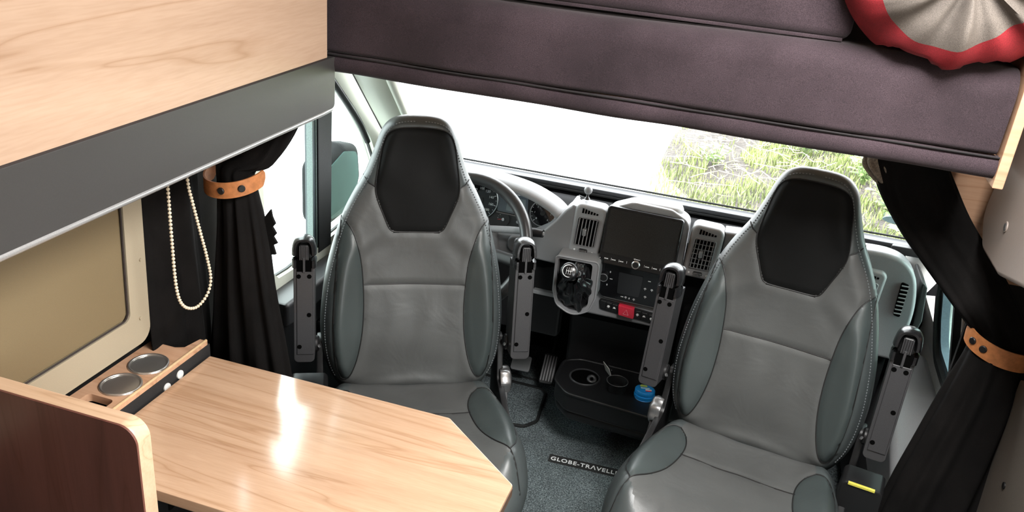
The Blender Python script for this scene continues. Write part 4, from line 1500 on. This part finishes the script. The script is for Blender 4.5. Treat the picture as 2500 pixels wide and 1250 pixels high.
def vent(x0, x1, z0, z1, lean, cross=0, nsl=6):
    """tall louvred air vent in its own rounded housing"""
    y = DY
    w = .012
    v = prism('vent', rounded([(x0 - .016, z0 - .032), (x1 + .016, z0 - .034), (x1 + .020 + lean, z1 + .036), (x0 - .014 + lean, z1 + .040)], [.012, .012, .02, .02], 5), 'xz', y + .006, y + .066, M_DASH_LIGHT, DB, .010, 4)
    prism('vent_cavity', rounded([(x0, z0), (x1, z0), (x1 + lean, z1), (x0 + lean, z1)], .004, 2), 'xz', y + .0035, y + .03, M_HOLE, v, 0)
    loop = [(x0, z0), (x1, z0), (x1 + lean, z1), (x0 + lean, z1)]
    tube('vent_frame', [(x, y + .004, z) for x, z in rounded(loop, .004, 2)], .0022, M_DASH, v, 6, True)
    for i in range(nsl):
        f = (i + .5) / nsl
        xa = x0 + (x1 - x0) * f
        prism('slat', [(xa - .0013, z0 + .002), (xa + .0013, z0 + .002), (xa + .0013 + lean, z1 - .002), (xa - .0013 + lean, z1 - .002)], 'xz', y - .003, y + .02, M_DASH, v, 0)
    for i in range(cross):
        z = z0 + (z1 - z0) * (i + 1) / (cross + 1)
        l2 = lean * (i + 1) / (cross + 1)
        prism('cross_slat', [(x0 + l2, z - .001), (x1 + l2, z - .001), (x1 + l2, z + .001), (x0 + l2, z + .001)], 'xz', y + .001, y + .012, M_DASH, v, 0)
    xm, zm = (x0 + x1) / 2 + lean / 2 - .004, (z0 + z1) / 2 + .004
    box('vent_tab', (xm - .006, y - .012, zm - .011), (xm + .006, y + .006, zm + .011), M_SILVER, v, .003, 2)
    # thumb wheel below
    box('vent_wheel', (xm - .012, y - .002, z0 - .021), (xm + .014, y + .012, z0 - .010), M_PLASTIC, v, .004, 3)
    for k in range(6):
        xx = xm - .010 + .004 * k
        box('wheel_rib', (xx, y - .0035, z0 - .019), (xx + .0014, y + .002, z0 - .012), M_DASH_LIGHT, v, 0)
    disc('wheel_mark', (x0 + .004, y + .0055, z0 - .016), (0, -1, 0), .0028, .001, M_WHITE_INK, v, 10)
    ring('wheel_mark', (x1 - .004, y + .005, z0 - .018), (0, -1, 0), .0022, .0007, M_WHITE_INK, v, 12, 5)
    # little side-window grille on the top of the housing
    for k in range(6):
        h = .020 * (1 - .13 * k)
        xa = x0 + .008 + lean + k * .0085
        prism('grille_slit', [(xa, z1 + .014), (xa + .0055, z1 + .0135), (xa + .0065, z1 + .0135 + h * .7), (xa + .0015, z1 + .014 + h * .75)], 'xz', y + .0045, y + .02, M_HOLE, v, 0)
    return v


vent(-.434, -.372, .866, .954, .005)
vent(-.093, -.034, .866, .957, .005, cross=5)
# binnacle behind the screen and dash top between the vents
prism('centre_binnacle', rounded([(-.362, .83), (-.112, .83), (-.112, .992), (-.165, 1.018), (-.28, 1.021), (-.348, .990)], [.005, .005, .03, .04, .05, .03], 6), 'xz', 2.325, 2.385, M_DASH_LIGHT, t, .014, 4)
prism('top_tray', rounded([(-.285, 2.335), (-.13, 2.335), (-.145, 2.405), (-.27, 2.405)], .025, 4), 'xy', .90, 1.022, mat('pale_dash_lid', (.36, .36, .36), .5, build=grainy(600, .08, .1, .0006)), t, .012, 4)
# centre stack
prism('centre_stack', rounded([(-.462, .842), (-.462, .655), (-.45, .640), (-.13, .640), (-.115, .655), (-.115, .842)], .01, 3), 'xz', 2.318, 2.50, M_DASH, t, .012, 3)
prism('vent_undercut', rounded([(-.447, .832), (-.360, .828), (-.360, .80), (-.44, .803)], .006, 3), 'xz', 2.292, 2.33, M_PLASTIC, t, .005)
cp = prism('climate_panel', rounded([(-.357, .836), (-.128, .838), (-.155, .712), (-.338, .714)], [.006, .006, .02, .02], 4), 'xz', 2.306, 2.33, M_GLOSS, t, .004)
tube('panel_bezel', [(x, 2.308, z) for x, z in rounded([(-.357, .836), (-.128, .838), (-.155, .712), (-.338, .714)], [.006, .006, .02, .02], 4)], .003, M_PLASTIC, cp, 6, True)
prism('climate_display', rounded([(-.285, .736), (-.218, .736), (-.214, .806), (-.288, .806)], .004, 2), 'xz', 2.303, 2.308, mat('dim_display', (.018, .019, .021), .15, build=grainy(5, .2, 0)), cp, .001, 1)
disc('climate_knob', (-.330, 2.306, .782), (0, -1, 0), .013, .012, M_PLASTIC, cp, 28, .002)
ring('knob_ring', (-.330, 2.295, .782), (0, -1, 0), .012, .001, M_DASH, cp, 28, 5)
CM = frame3((0, 2.3045, 0), (1, 0, 0), (0, -1, 0))
CM2 = Matrix(((1, 0, 0, 0), (0, 0, -1, 2.3055), (0, 1, 0, 0), (0, 0, 0, 1)))
icons = [(-.335, .7812, -.325, .7836)]
for x, z, s in ((-.313, .800, 0), (-.308, .778, 1), (-.318, .757, 0), (-.195, .795, 1), (-.204, .768, 2), (-.184, .768, 2), (-.200, .742, 2), (-.268, .728, 1), (-.257, .7275, 2), (-.246, .727, 0), (-.232, .726, 2)):
    if s == 0: icons += [(x - .001, z - .003, x + .001, z + .003), (x - .002, z - .001, x + .002, z + .001)]
    elif s == 1: icons += [(x - .004, z - .001, x + .004, z + .001)]
    else: icons += [(x - .004, z - .0005, x + .004, z + .0005), (x - .0005, z - .004, x + .0005, z + .004), (x - .003, z + .002, x + .003, z + .003)]
dashes('climate_icons', icons, CM2, .0005, M_WHITE_INK, cp)
# switch strip with the red hazard button
sw = prism('switch_strip', rounded([(-.338, .703), (-.330, .668), (-.160, .655), (-.158, .690)], .008, 4), 'xz', 2.312, 2.325, M_PLASTIC, t, .003)
prism('hazard_button', rounded([(-.275, .700), (-.2705, .667), (-.2235, .663), (-.226, .697)], .003, 3), 'xz', 2.300, 2.322, M_RED, sw, .003, 2)
tri = [(-.2565, .6745), (-.2405, .6735), (-.248, .690)]
tube('hazard_mark', [(x, 2.3, z) for x, z in tri], .0007, mat('pink_print', (.85, .45, .5), .4, build=grainy(200, .05, 0)), sw, 5, True)
for i, (x, z) in enumerate(((-.322, .686), (-.304, .684), (-.286, .682), (-.214, .677), (-.194, .675), (-.172, .673))):
    k = prism('switch', rounded([(x - .0085, z - .012), (x + .0085, z - .0125), (x + .0085, z + .012), (x - .0085, z + .0125)], .002, 2), 'xz', 2.3095, 2.314, M_PLASTIC, sw, .001, 1)
    if i:
        M = Matrix(((1, 0, 0, x), (0, 0, -1, 2.3095), (0, 1, 0, z), (0, 0, 0, 1)))
        dashes('switch_icon', [(-.0045, -.001, .0045, .001), (-.003, .001, .0025, .004), (-.0025, -.004, .002, -.002)][:2 + i % 2], M, .0005, M_WHITE_INK, k)
# lower console, nearly black, down to the floor
prism('lower_console', rounded([(-.466, .62), (-.10, .62), (-.10, FLOOR + .03), (-.40, FLOOR + .03), (-.455, .30)], .02, 3), 'xz', 2.535, 2.70, M_PLASTIC, t, .015, 3)
# passenger side
prism('passenger_fascia', [(-.012, .72), (-.012, .985)] + smooth2([(.20, .998), (.36, 1.010), (.43, 1.008), (.475, .990), (.505, .950), (.521, .885), (.524, .82), (.515, .75), (.50, .70)], 4), 'xz', 2.318, 2.385, M_DASH, t, .020, 4)
prism('passenger_lid', rounded([(.03, .93), (.33, .95), (.33, .75), (.03, .74)], .02, 4), 'xz', 2.309, 2.33, M_DASH, t, .006, 2)
box('glovebox', (-.09, 2.36, .50), (.50, 2.50, .715), M_DASH_DARK, t, .015, 3)
vent(.350, .408, .83, .925, .004, cross=5)
g = prism('side_vent', rounded([(.472, .842), (.490, .838), (.490, .935), (.470, .94)], .004, 2), 'xz', 2.311, 2.33, M_HOLE, t, 0)
for k in range(8):
    box('slat', (.4715, 2.307, .848 + k * .0118), (.490, 2.32, .8505 + k * .0118), M_DASH_LIGHT, g, 0)
prism('end_seal', rounded([(.522, .95), (.540, .93), (.552, .83), (.53, .70), (.516, .70), (.532, .82)], .005, 2), 'xz', 2.33, 2.48, M_RUBBER, t, .004)
# small ball-shaped light sensor on the dash top
t = thing('ball_microphone', (-.418, 2.345, .998), 'small grey ball sensor on a stub above the left vent', 'sensor')
lathe('ball', [(.0001, -.0125)] + [(.0125 * math.sin(a), -.0125 * math.cos(a)) for a in [math.pi * i / 12 for i in range(1, 12)]] + [(.0001, .0125)], M_DASH, t, 24, Matrix.Translation((-.418, 2.345, 1.026)), 80)
lathe('stub', [(.009, 0), (.007, .004), (.004, .008), (.004, .018)], M_PLASTIC, t, 16, Matrix.Translation((-.418, 2.345, .998)))
tube('cable', catmull([(-.418, 2.345, 1.002), (-.432, 2.352, 1.000), (-.447, 2.365, .998)], 5), .0014, M_PLASTIC, t, 6)

# touchscreen radio
t = thing('touchscreen_radio', (-.238, 2.30, .835), 'large black touchscreen radio standing proud of the dashboard centre', 'radio')
SM = frame3((-.238, 2.293, .919), (1, 0, -.018), (0, -.985, .17))
hw, hh = .1105, .086
b = prism('casing', rounded([(-hw, -hh), (hw, -hh), (hw, hh), (-hw, hh)], .010, 5), 'xy', -.030, 0, M_PLASTIC, t, .002, 2, SM)
prism('glass_front', rounded([(-hw + .002, -hh + .002), (hw - .002, -hh + .002), (hw - .002, hh - .002), (-hw + .002, hh - .002)], .009, 5), 'xy', 0, .0014, M_GLOSS, t, .0006, 1, SM)
M_SCREEN = mat('dusty_screen', (.012, .012, .0115), .28, build=grainy(420, .6, 0))
prism('screen', [(-.102, -.052), (.102, -.052), (.102, .078), (-.102, .078)], 'xy', .0013, .0018, M_SCREEN, t, 0, 1, SM)
r = [(-.108 + .0, -.0715, -.1055, -.070)]
for k, x in enumerate((-.083, -.060, -.037, .037, .060, .083)):
    r.append((x + .009 if k < 3 else x - .013, -.0725, x + .0098 if k < 3 else x - .0122, -.0655))
dashes('button_ticks', r, SM @ Matrix.Translation((0, 0, .0014)), .0004, M_WHITE_INK, t)
for x in (-.0885, -.066, -.043, .033, .056, .082):
    dashes('button_mark', [(x - .0055, -.0710, x - .001, -.0684), (x - .0004, -.0710, x + .0022, -.0686), (x + .0028, -.0710, x + .0055, -.0684)], SM @ Matrix.Translation((0, 0, .0014)), .0003, M_WHITE_INK, t)
obj('maker_mark', [SM @ Vector(p) for p in ((-.010, -.0545, .002), (-.0055, -.0520, .002), (-.0055, -.0570, .002), (-.0045, -.0555, .002), (.0095, -.0555, .002), (.0095, -.0535, .002), (-.0045, -.0535, .002))],
    [(0, 2, 1), (3, 4, 5, 6)], M_WHITE_INK, t, 0)
kc = SM @ Vector((0, -.0695, .001)); kn = SM.to_3x3() @ Vector((0, 0, 1))
k = disc('volume_knob', kc, kn, .0125, .010, M_SILVER, t, 32, .002)
disc('knob_face', kc + kn * .0095, kn, .0085, .0012, M_PLASTIC, k, 28)

# gear lever
t = thing('gear_lever', (-.405, 2.23, .68), 'black gear knob with white shift pattern and leather boot', 'gear lever')
sp = rounded([(-.468, .846), (-.340, .850), (-.338, .735), (-.352, .690), (-.40, .662), (-.452, .690), (-.466, .735)], [.008, .012, .02, .03, .05, .03, .02], 5)
inn = rounded([(-.461, .840), (-.358, .842), (-.357, .705), (-.40, .674), (-.446, .698), (-.459, .74)], [.006, .01, .02, .03, .03, .02], 5)
holed('surround', sp, [inn], 'xz', 2.240, 2.40, M_DASH, t)
tube('surround_edge', [(x, 2.241, z) for x, z in sp], .003, M_DASH, t, 8, True)
prism('surround_back', inn, 'xz', 2.262, 2.28, M_DASH_DARK, t, 0)
# crumpled boot narrowing up to the lever
V, F = [], []
nA, nS = 64, 18
for j in range(nS + 1):
    f = j / nS
    c = Vector((-.404, 2.258, .748)).lerp(Vector((-.400, 2.175, .815)), f)
    rx = .040 * (1 - f) ** .7 + .016
    rz = .064 * (1 - f) ** .7 + .016
    for i in range(nA):
        a = 2 * math.pi * i / nA
        wr = 1 + (.16 * math.sin(5 * a + f * 5) + .10 * math.sin(9 * a - f * 9 + 1)) * math.sin(math.pi * min(1, f * 1.1)) + .06 * math.sin(f * 22 + 2 * a)
        V.append(c + Vector((math.cos(a) * rx * wr, .006 * math.sin(7 * a), math.sin(a) * rz * wr)))
for j in range(nS):
    for i in range(nA):
        F.append((j * nA + i, j * nA + (i + 1) % nA, (j + 1) * nA + (i + 1) % nA, (j + 1) * nA + i))
obj('boot', V, F, M_PLASTIC_SOFT, t, 80)
kn = Vector((.10, -.80, .42)).normalized()
KM = frame3((-.407, 2.152, .846), (1, 0, 0), tuple(kn))
kb = lathe('knob', [(.013, -.050), (.017, -.034), (.0245, -.014), (.0265, .0), (.0245, .010), (.020, .0145), (0, .0155)], M_PLASTIC_SOFT, t, 36, KM, 50)
tube('lever_shaft', [(-.400, 2.185, .806), KM @ Vector((0, 0, -.04))], .009, M_PLASTIC, t, 12)
ring('pattern_ring', KM @ Vector((0, 0, .0142)), kn, .0172, .0012, M_WHITE_INK, kb, 32, 6)
PM = KM @ Matrix.Translation((0, 0, .0153))
dashes('shift_pattern', [(-.0065, -.005, -.0055, .005), (-.0005, -.005, .0005, .005), (.0055, -.005, .0065, .005), (-.006, -.0005, .0105, .0005), (.0100, -.0005, .0108, .005)], PM, .0004, M_WHITE_INK, kb)
for s, x, y in (('1', -.006, .0062), ('3', 0, .0062), ('5', .006, .0062), ('R', .0112, .0062), ('2', -.006, -.0098), ('4', 0, -.0098), ('6', .006, -.0098)):
    text('gear_number', s, .0052, PM @ Matrix.Translation((x, y, .0002)), M_WHITE_INK, kb, .0001, align='CENTER')

# steering wheel
t = thing('steering_wheel', (-.749, 2.20, .64), 'black leather steering wheel half hidden behind the driver seat', 'steering wheel')
WM = frame3((-.749, 2.200, .846), (1, 0, 0), (0, -.86, .51))
WR_ = .196
pts = [WM @ Vector((WR_ * math.cos(a), WR_ * math.sin(a), 0)) for a in [2 * math.pi * i / 64 for i in range(64)]]
M_RIM = mat('rim_leather', (.030, .030, .031), .32, build=leather(.1))
rim = tube('rim', pts, .0185, M_RIM, t, 14, True)
for a in (-12, 192):
    c = [WM @ Vector((WR_ * math.cos(rad(a + d)), WR_ * math.sin(rad(a + d)), 0)) for d in (-1, 0, 1)]
    tube('rim_seam', c, .0190, M_SILVER, rim, 14)
hub = lathe('hub', [(.0, -.075), (.045, -.075), (.060, -.045), (.062, -.035), (.05, -.022), (0, -.018)], M_PLASTIC, t, 32, WM)
for a in (-8, 188, 262, 278):
    q = Vector((math.cos(rad(a)), math.sin(rad(a)), 0))
    tube('spoke', [WM @ (q * .05 + Vector((0, 0, -.04))), WM @ (q * .12 + Vector((0, 0, -.022))), WM @ (q * .19)], .018, M_PLASTIC, t, 10, ry=.007, up=tuple(WM.to_3x3() @ Vector((-q.y, q.x, 0))))
prism('column_shroud', rounded([(-.82, .855), (-.68, .855), (-.665, .79), (-.70, .75), (-.80, .75), (-.835, .79)], .02, 4), 'xz', 2.265, 2.36, M_DASH, t, .02, 3)
st = tube('wiper_stalk', catmull([(-.70, 2.285, .868), (-.62, 2.275, .884), (-.565, 2.268, .892)], 4), .011, M_DASH, t, 12, ry=.008)
tube('stalk_tip', [(-.567, 2.268, .892), (-.545, 2.265, .895), (-.520, 2.262, .897)], [.013, .014, .012], M_PLASTIC, t, 12)
disc('stalk_button', (-.520, 2.262, .897), (1, -.1, .05), .006, .003, M_DASH_LIGHT, t, 12)

# pedals
def pedal(name, c, w, h, label, stripes, m):
    t = thing(name, (c[0], c[1], FLOOR), label, 'pedal', group='pedals')
    PMx = frame3(c, (1, .05, 0), (0, -.70, .71))
    prism('pad', rounded([(-w, -h), (w, -h), (w, h), (-w, h)], .008, 3), 'xy', -.012, 0, m, t, .003, 2, PMx)
    for k in range(stripes):
        x = -w * .8 + 1.6 * w * k / max(1, stripes - 1)
        prism('grip_rib', [(x - .0025, -h * .85), (x + .0025, -h * .85), (x + .0025, h * .85), (x - .0025, h * .85)], 'xy', 0, .0035, M_SILVER, t, .001, 1, PMx)
    tube('arm', [PMx @ Vector((0, 0, -.01)), PMx @ Vector((0, .05, -.05)), Vector(c) + Vector((0, .16, .20))], .009, M_PLASTIC, t, 8)


pedal('accelerator_pedal', (-.535, 2.66, .205), .026, .058, 'ribbed accelerator pedal right of the brake, next to the console', 5, M_PLASTIC)
pedal('brake_pedal', (-.640, 2.655, .205), .036, .030, 'pale worn brake pedal below the driver armrest', 0, M_DASH)

# storage tray at the foot of the console
t = thing('console_tray', (-.26, 2.42, FLOOR), 'black cup holder tray at the foot of the console between the seats', 'tray')
to = rounded([(-.452, 2.50), (-.452, 2.37), (-.395, 2.303), (-.10, 2.278), (-.015, 2.30), (-.015, 2.52), (-.30, 2.53), (-.40, 2.53)], [.04, .06, .05, .06, .03, .02, .03, .04], 6)
wells = [circ((-.362, 2.420), .047, 36), circ((-.250, 2.390), .036, 32), circ((-.150, 2.385), .045, 32)]
slot = rounded([(-.315, 2.470), (-.285, 2.500), (-.225, 2.435), (-.250, 2.432)], .005, 3)
holed('tray_top', to, [wells[0], wells[2]], 'xy', .288, .352, M_PLASTIC, t)
prism('tray_body', [(-.26 + (x + .26) * .97, 2.42 + (y - 2.42) * .95) for x, y in to], 'xy', .245, .290, M_PLASTIC, t, .02, 3)
tube('tray_edge', [(x, y, .350) for x, y in to], .006, M_PLASTIC, t, 8, True)
prism('tray_skirt', to, 'xy', .284, .296, M_PLASTIC_ARM, t, .004, 2)
lathe('cup_well', [(.047, .352), (.044, .345), (.040, .300), (0, .2925)], M_HOLE, t, 36, Matrix.Translation((-.362, 2.42, 0)))
ring('well_rim', (-.362, 2.42, .353), (0, 0, 1), .049, .0035, M_PLASTIC_ARM, t, 36, 6)
lathe('cup_well', [(.045, .352), (.042, .34), (.040, .326), (0, .3255)], M_PLASTIC, t, 32, Matrix.Translation((-.150, 2.385, 0)))
ring('inner_knob', (-.337, 2.412, .356), (.2, -.5, .8), .011, .006, M_PLASTIC_ARM, t, 20, 8)
t = thing('black_cup', (-.250, 2.390, .352), 'black open cup with a pale rim standing in the console tray', 'cup')
lathe('cup_body', [(.0, .001), (.030, .001), (.034, .030), (.036, .034), (.033, .034), (.031, .028), (.028, .004), (0, .004)], M_PLASTIC, t, 36, Matrix.Translation((-.250, 2.390, .352)), 50)
ring('cup_lip', (-.250, 2.390, .386), (0, 0, 1), .0345, .0012, M_SILVER, t, 36, 5)
t = thing('card_holder', (-.290, 2.475, .352), 'white and black cards slotted upright behind the black cup', 'card')
CMx = frame3((-.292, 2.472, .353), (.55, -.80, .0), (.76, .52, .35))
prism('white_card', rounded([(-.026, -.040), (.026, -.040), (.026, .0), (-.026, .0)], .004, 3), 'xy', 0, .0015, M_WHITE, t, 0, 1, CMx)
prism('black_card', rounded([(-.028, -.034), (.028, -.034), (.028, .0), (-.028, .0)], .004, 3), 'xy', .006, .009, M_PLASTIC, t, 0, 1, CMx)
t = thing('blue_tin', (-.158, 2.390, .345), 'round bright blue lidded tin sitting in the console tray', 'tin')
bm_ = Matrix.Translation((-.158, 2.390, .335)) @ Matrix.Rotation(rad(-6), 4, 'X')
lathe('tin_body', [(.0, .0), (.034, .0), (.036, .004), (.036, .012), (.0335, .015), (.0345, .021), (.0345, .026), (.032, .028), (.033, .032), (.033, .040), (.031, .043), (0, .0435)], M_BLUE, t, 48, bm_, 40)
LM = bm_ @ Matrix.Translation((0, 0, .0436))
prism('lime_label', rounded([(-.024, .006), (.006, .016), (.002, .026), (-.016, .026)], .005, 3), 'xy', 0, .0005, M_LIME, t, 0, 1, LM)
prism('pale_label', [(-.014, -.004), (.014, .006), (.012, .012), (-.016, .003)], 'xy', 0, .0005, M_STICKER, t, 0, 1, LM)
prism('white_label', rounded([(.002, -.012), (.022, -.006), (.020, .002), (.0, -.003)], .002, 2), 'xy', 0, .0006, M_WHITE_INK, t, 0, 1, LM)
prism('red_label', rounded([(.002, -.018), (.020, -.013), (.022, -.006), (.002, -.012)], .002, 2), 'xy', 0, .0006, M_RED, t, 0, 1, LM)

# carpet mats
t = thing('cab_mat', (-.30, 2.45, FLOOR), 'charcoal cab carpet mat with white brand lettering between the seats', 'mat')
mo = rounded([(-1.05, 1.50), (.45, 1.50), (.48, 2.60), (-.40, 2.62), (-.46, 2.70), (-.95, 2.74), (-1.05, 2.6)], .05, 5)
prism('carpet', mo, 'xy', FLOOR, FLOOR + .008, M_CARPET, t, .003)
tube('mat_binding', [(x, y, FLOOR + .006) for x, y in mo], .006, M_RUBBER, t, 6, True)
ho = rounded([(-.86, 2.66), (-.548, 2.658), (-.530, 2.63), (-.512, 2.45), (-.545, 2.402), (-.86, 2.36)], [.03, .03, .03, .03, .03, .03], 5)
h = prism('heel_pad', ho, 'xy', FLOOR + .008, FLOOR + .012, M_CARPET, t, 0)
tube('heel_pad_binding', [(x, y, FLOOR + .012) for x, y in ho], .0065, M_RUBBER, h, 6, True)
a0 = math.atan2(2.302 - 2.290, .2)
GM = Matrix.Translation((-.414, 2.262, FLOOR + .0088)) @ Matrix.Rotation(rad(2.5), 4, 'Z')
lp = prism('lettering_patch', rounded([(-.006, -.007), (.250, -.007), (.250, .034), (-.006, .034)], .004, 3), 'xy', -.0005, .0008, mat('black_patch', (.012, .011, .011), .9, build=fabric(scale=500)), t, 0, 1, GM)
text('lettering', 'GLOBE-TRΛVELLER', .0262, GM @ Matrix.Translation((0, .004, .001)), M_WHITE_INK, lp, .0006, 1.12, bold=.0004)

# driver's outside mirror
t = thing('door_mirror', (-1.42, 2.62, .62), 'rain-specked door mirror outside the driver window', 'mirror')
prism('mirror_housing', rounded([(2.56, .62), (2.80, .60), (2.86, .74), (2.84, .87), (2.72, .90), (2.56, .86)], .05, 6), 'yz', -1.50, -1.40, M_DASH_DARK, t, .03, 4)
prism('mirror_glass', rounded([(2.585, .645), (2.775, .63), (2.825, .745), (2.81, .85), (2.71, .875), (2.585, .84)], .04, 6), 'yz', -1.402, -1.397,
      mat('green_mirror', (.030, .060, .056), .6, spec=.15, build=grainy(6, .2, 0)), t, 0)
tube('mirror_arm', [(-1.43, 2.66, .62), (-1.36, 2.64, .60), (-1.25, 2.62, .62)], .022, M_PLASTIC, t, 10)
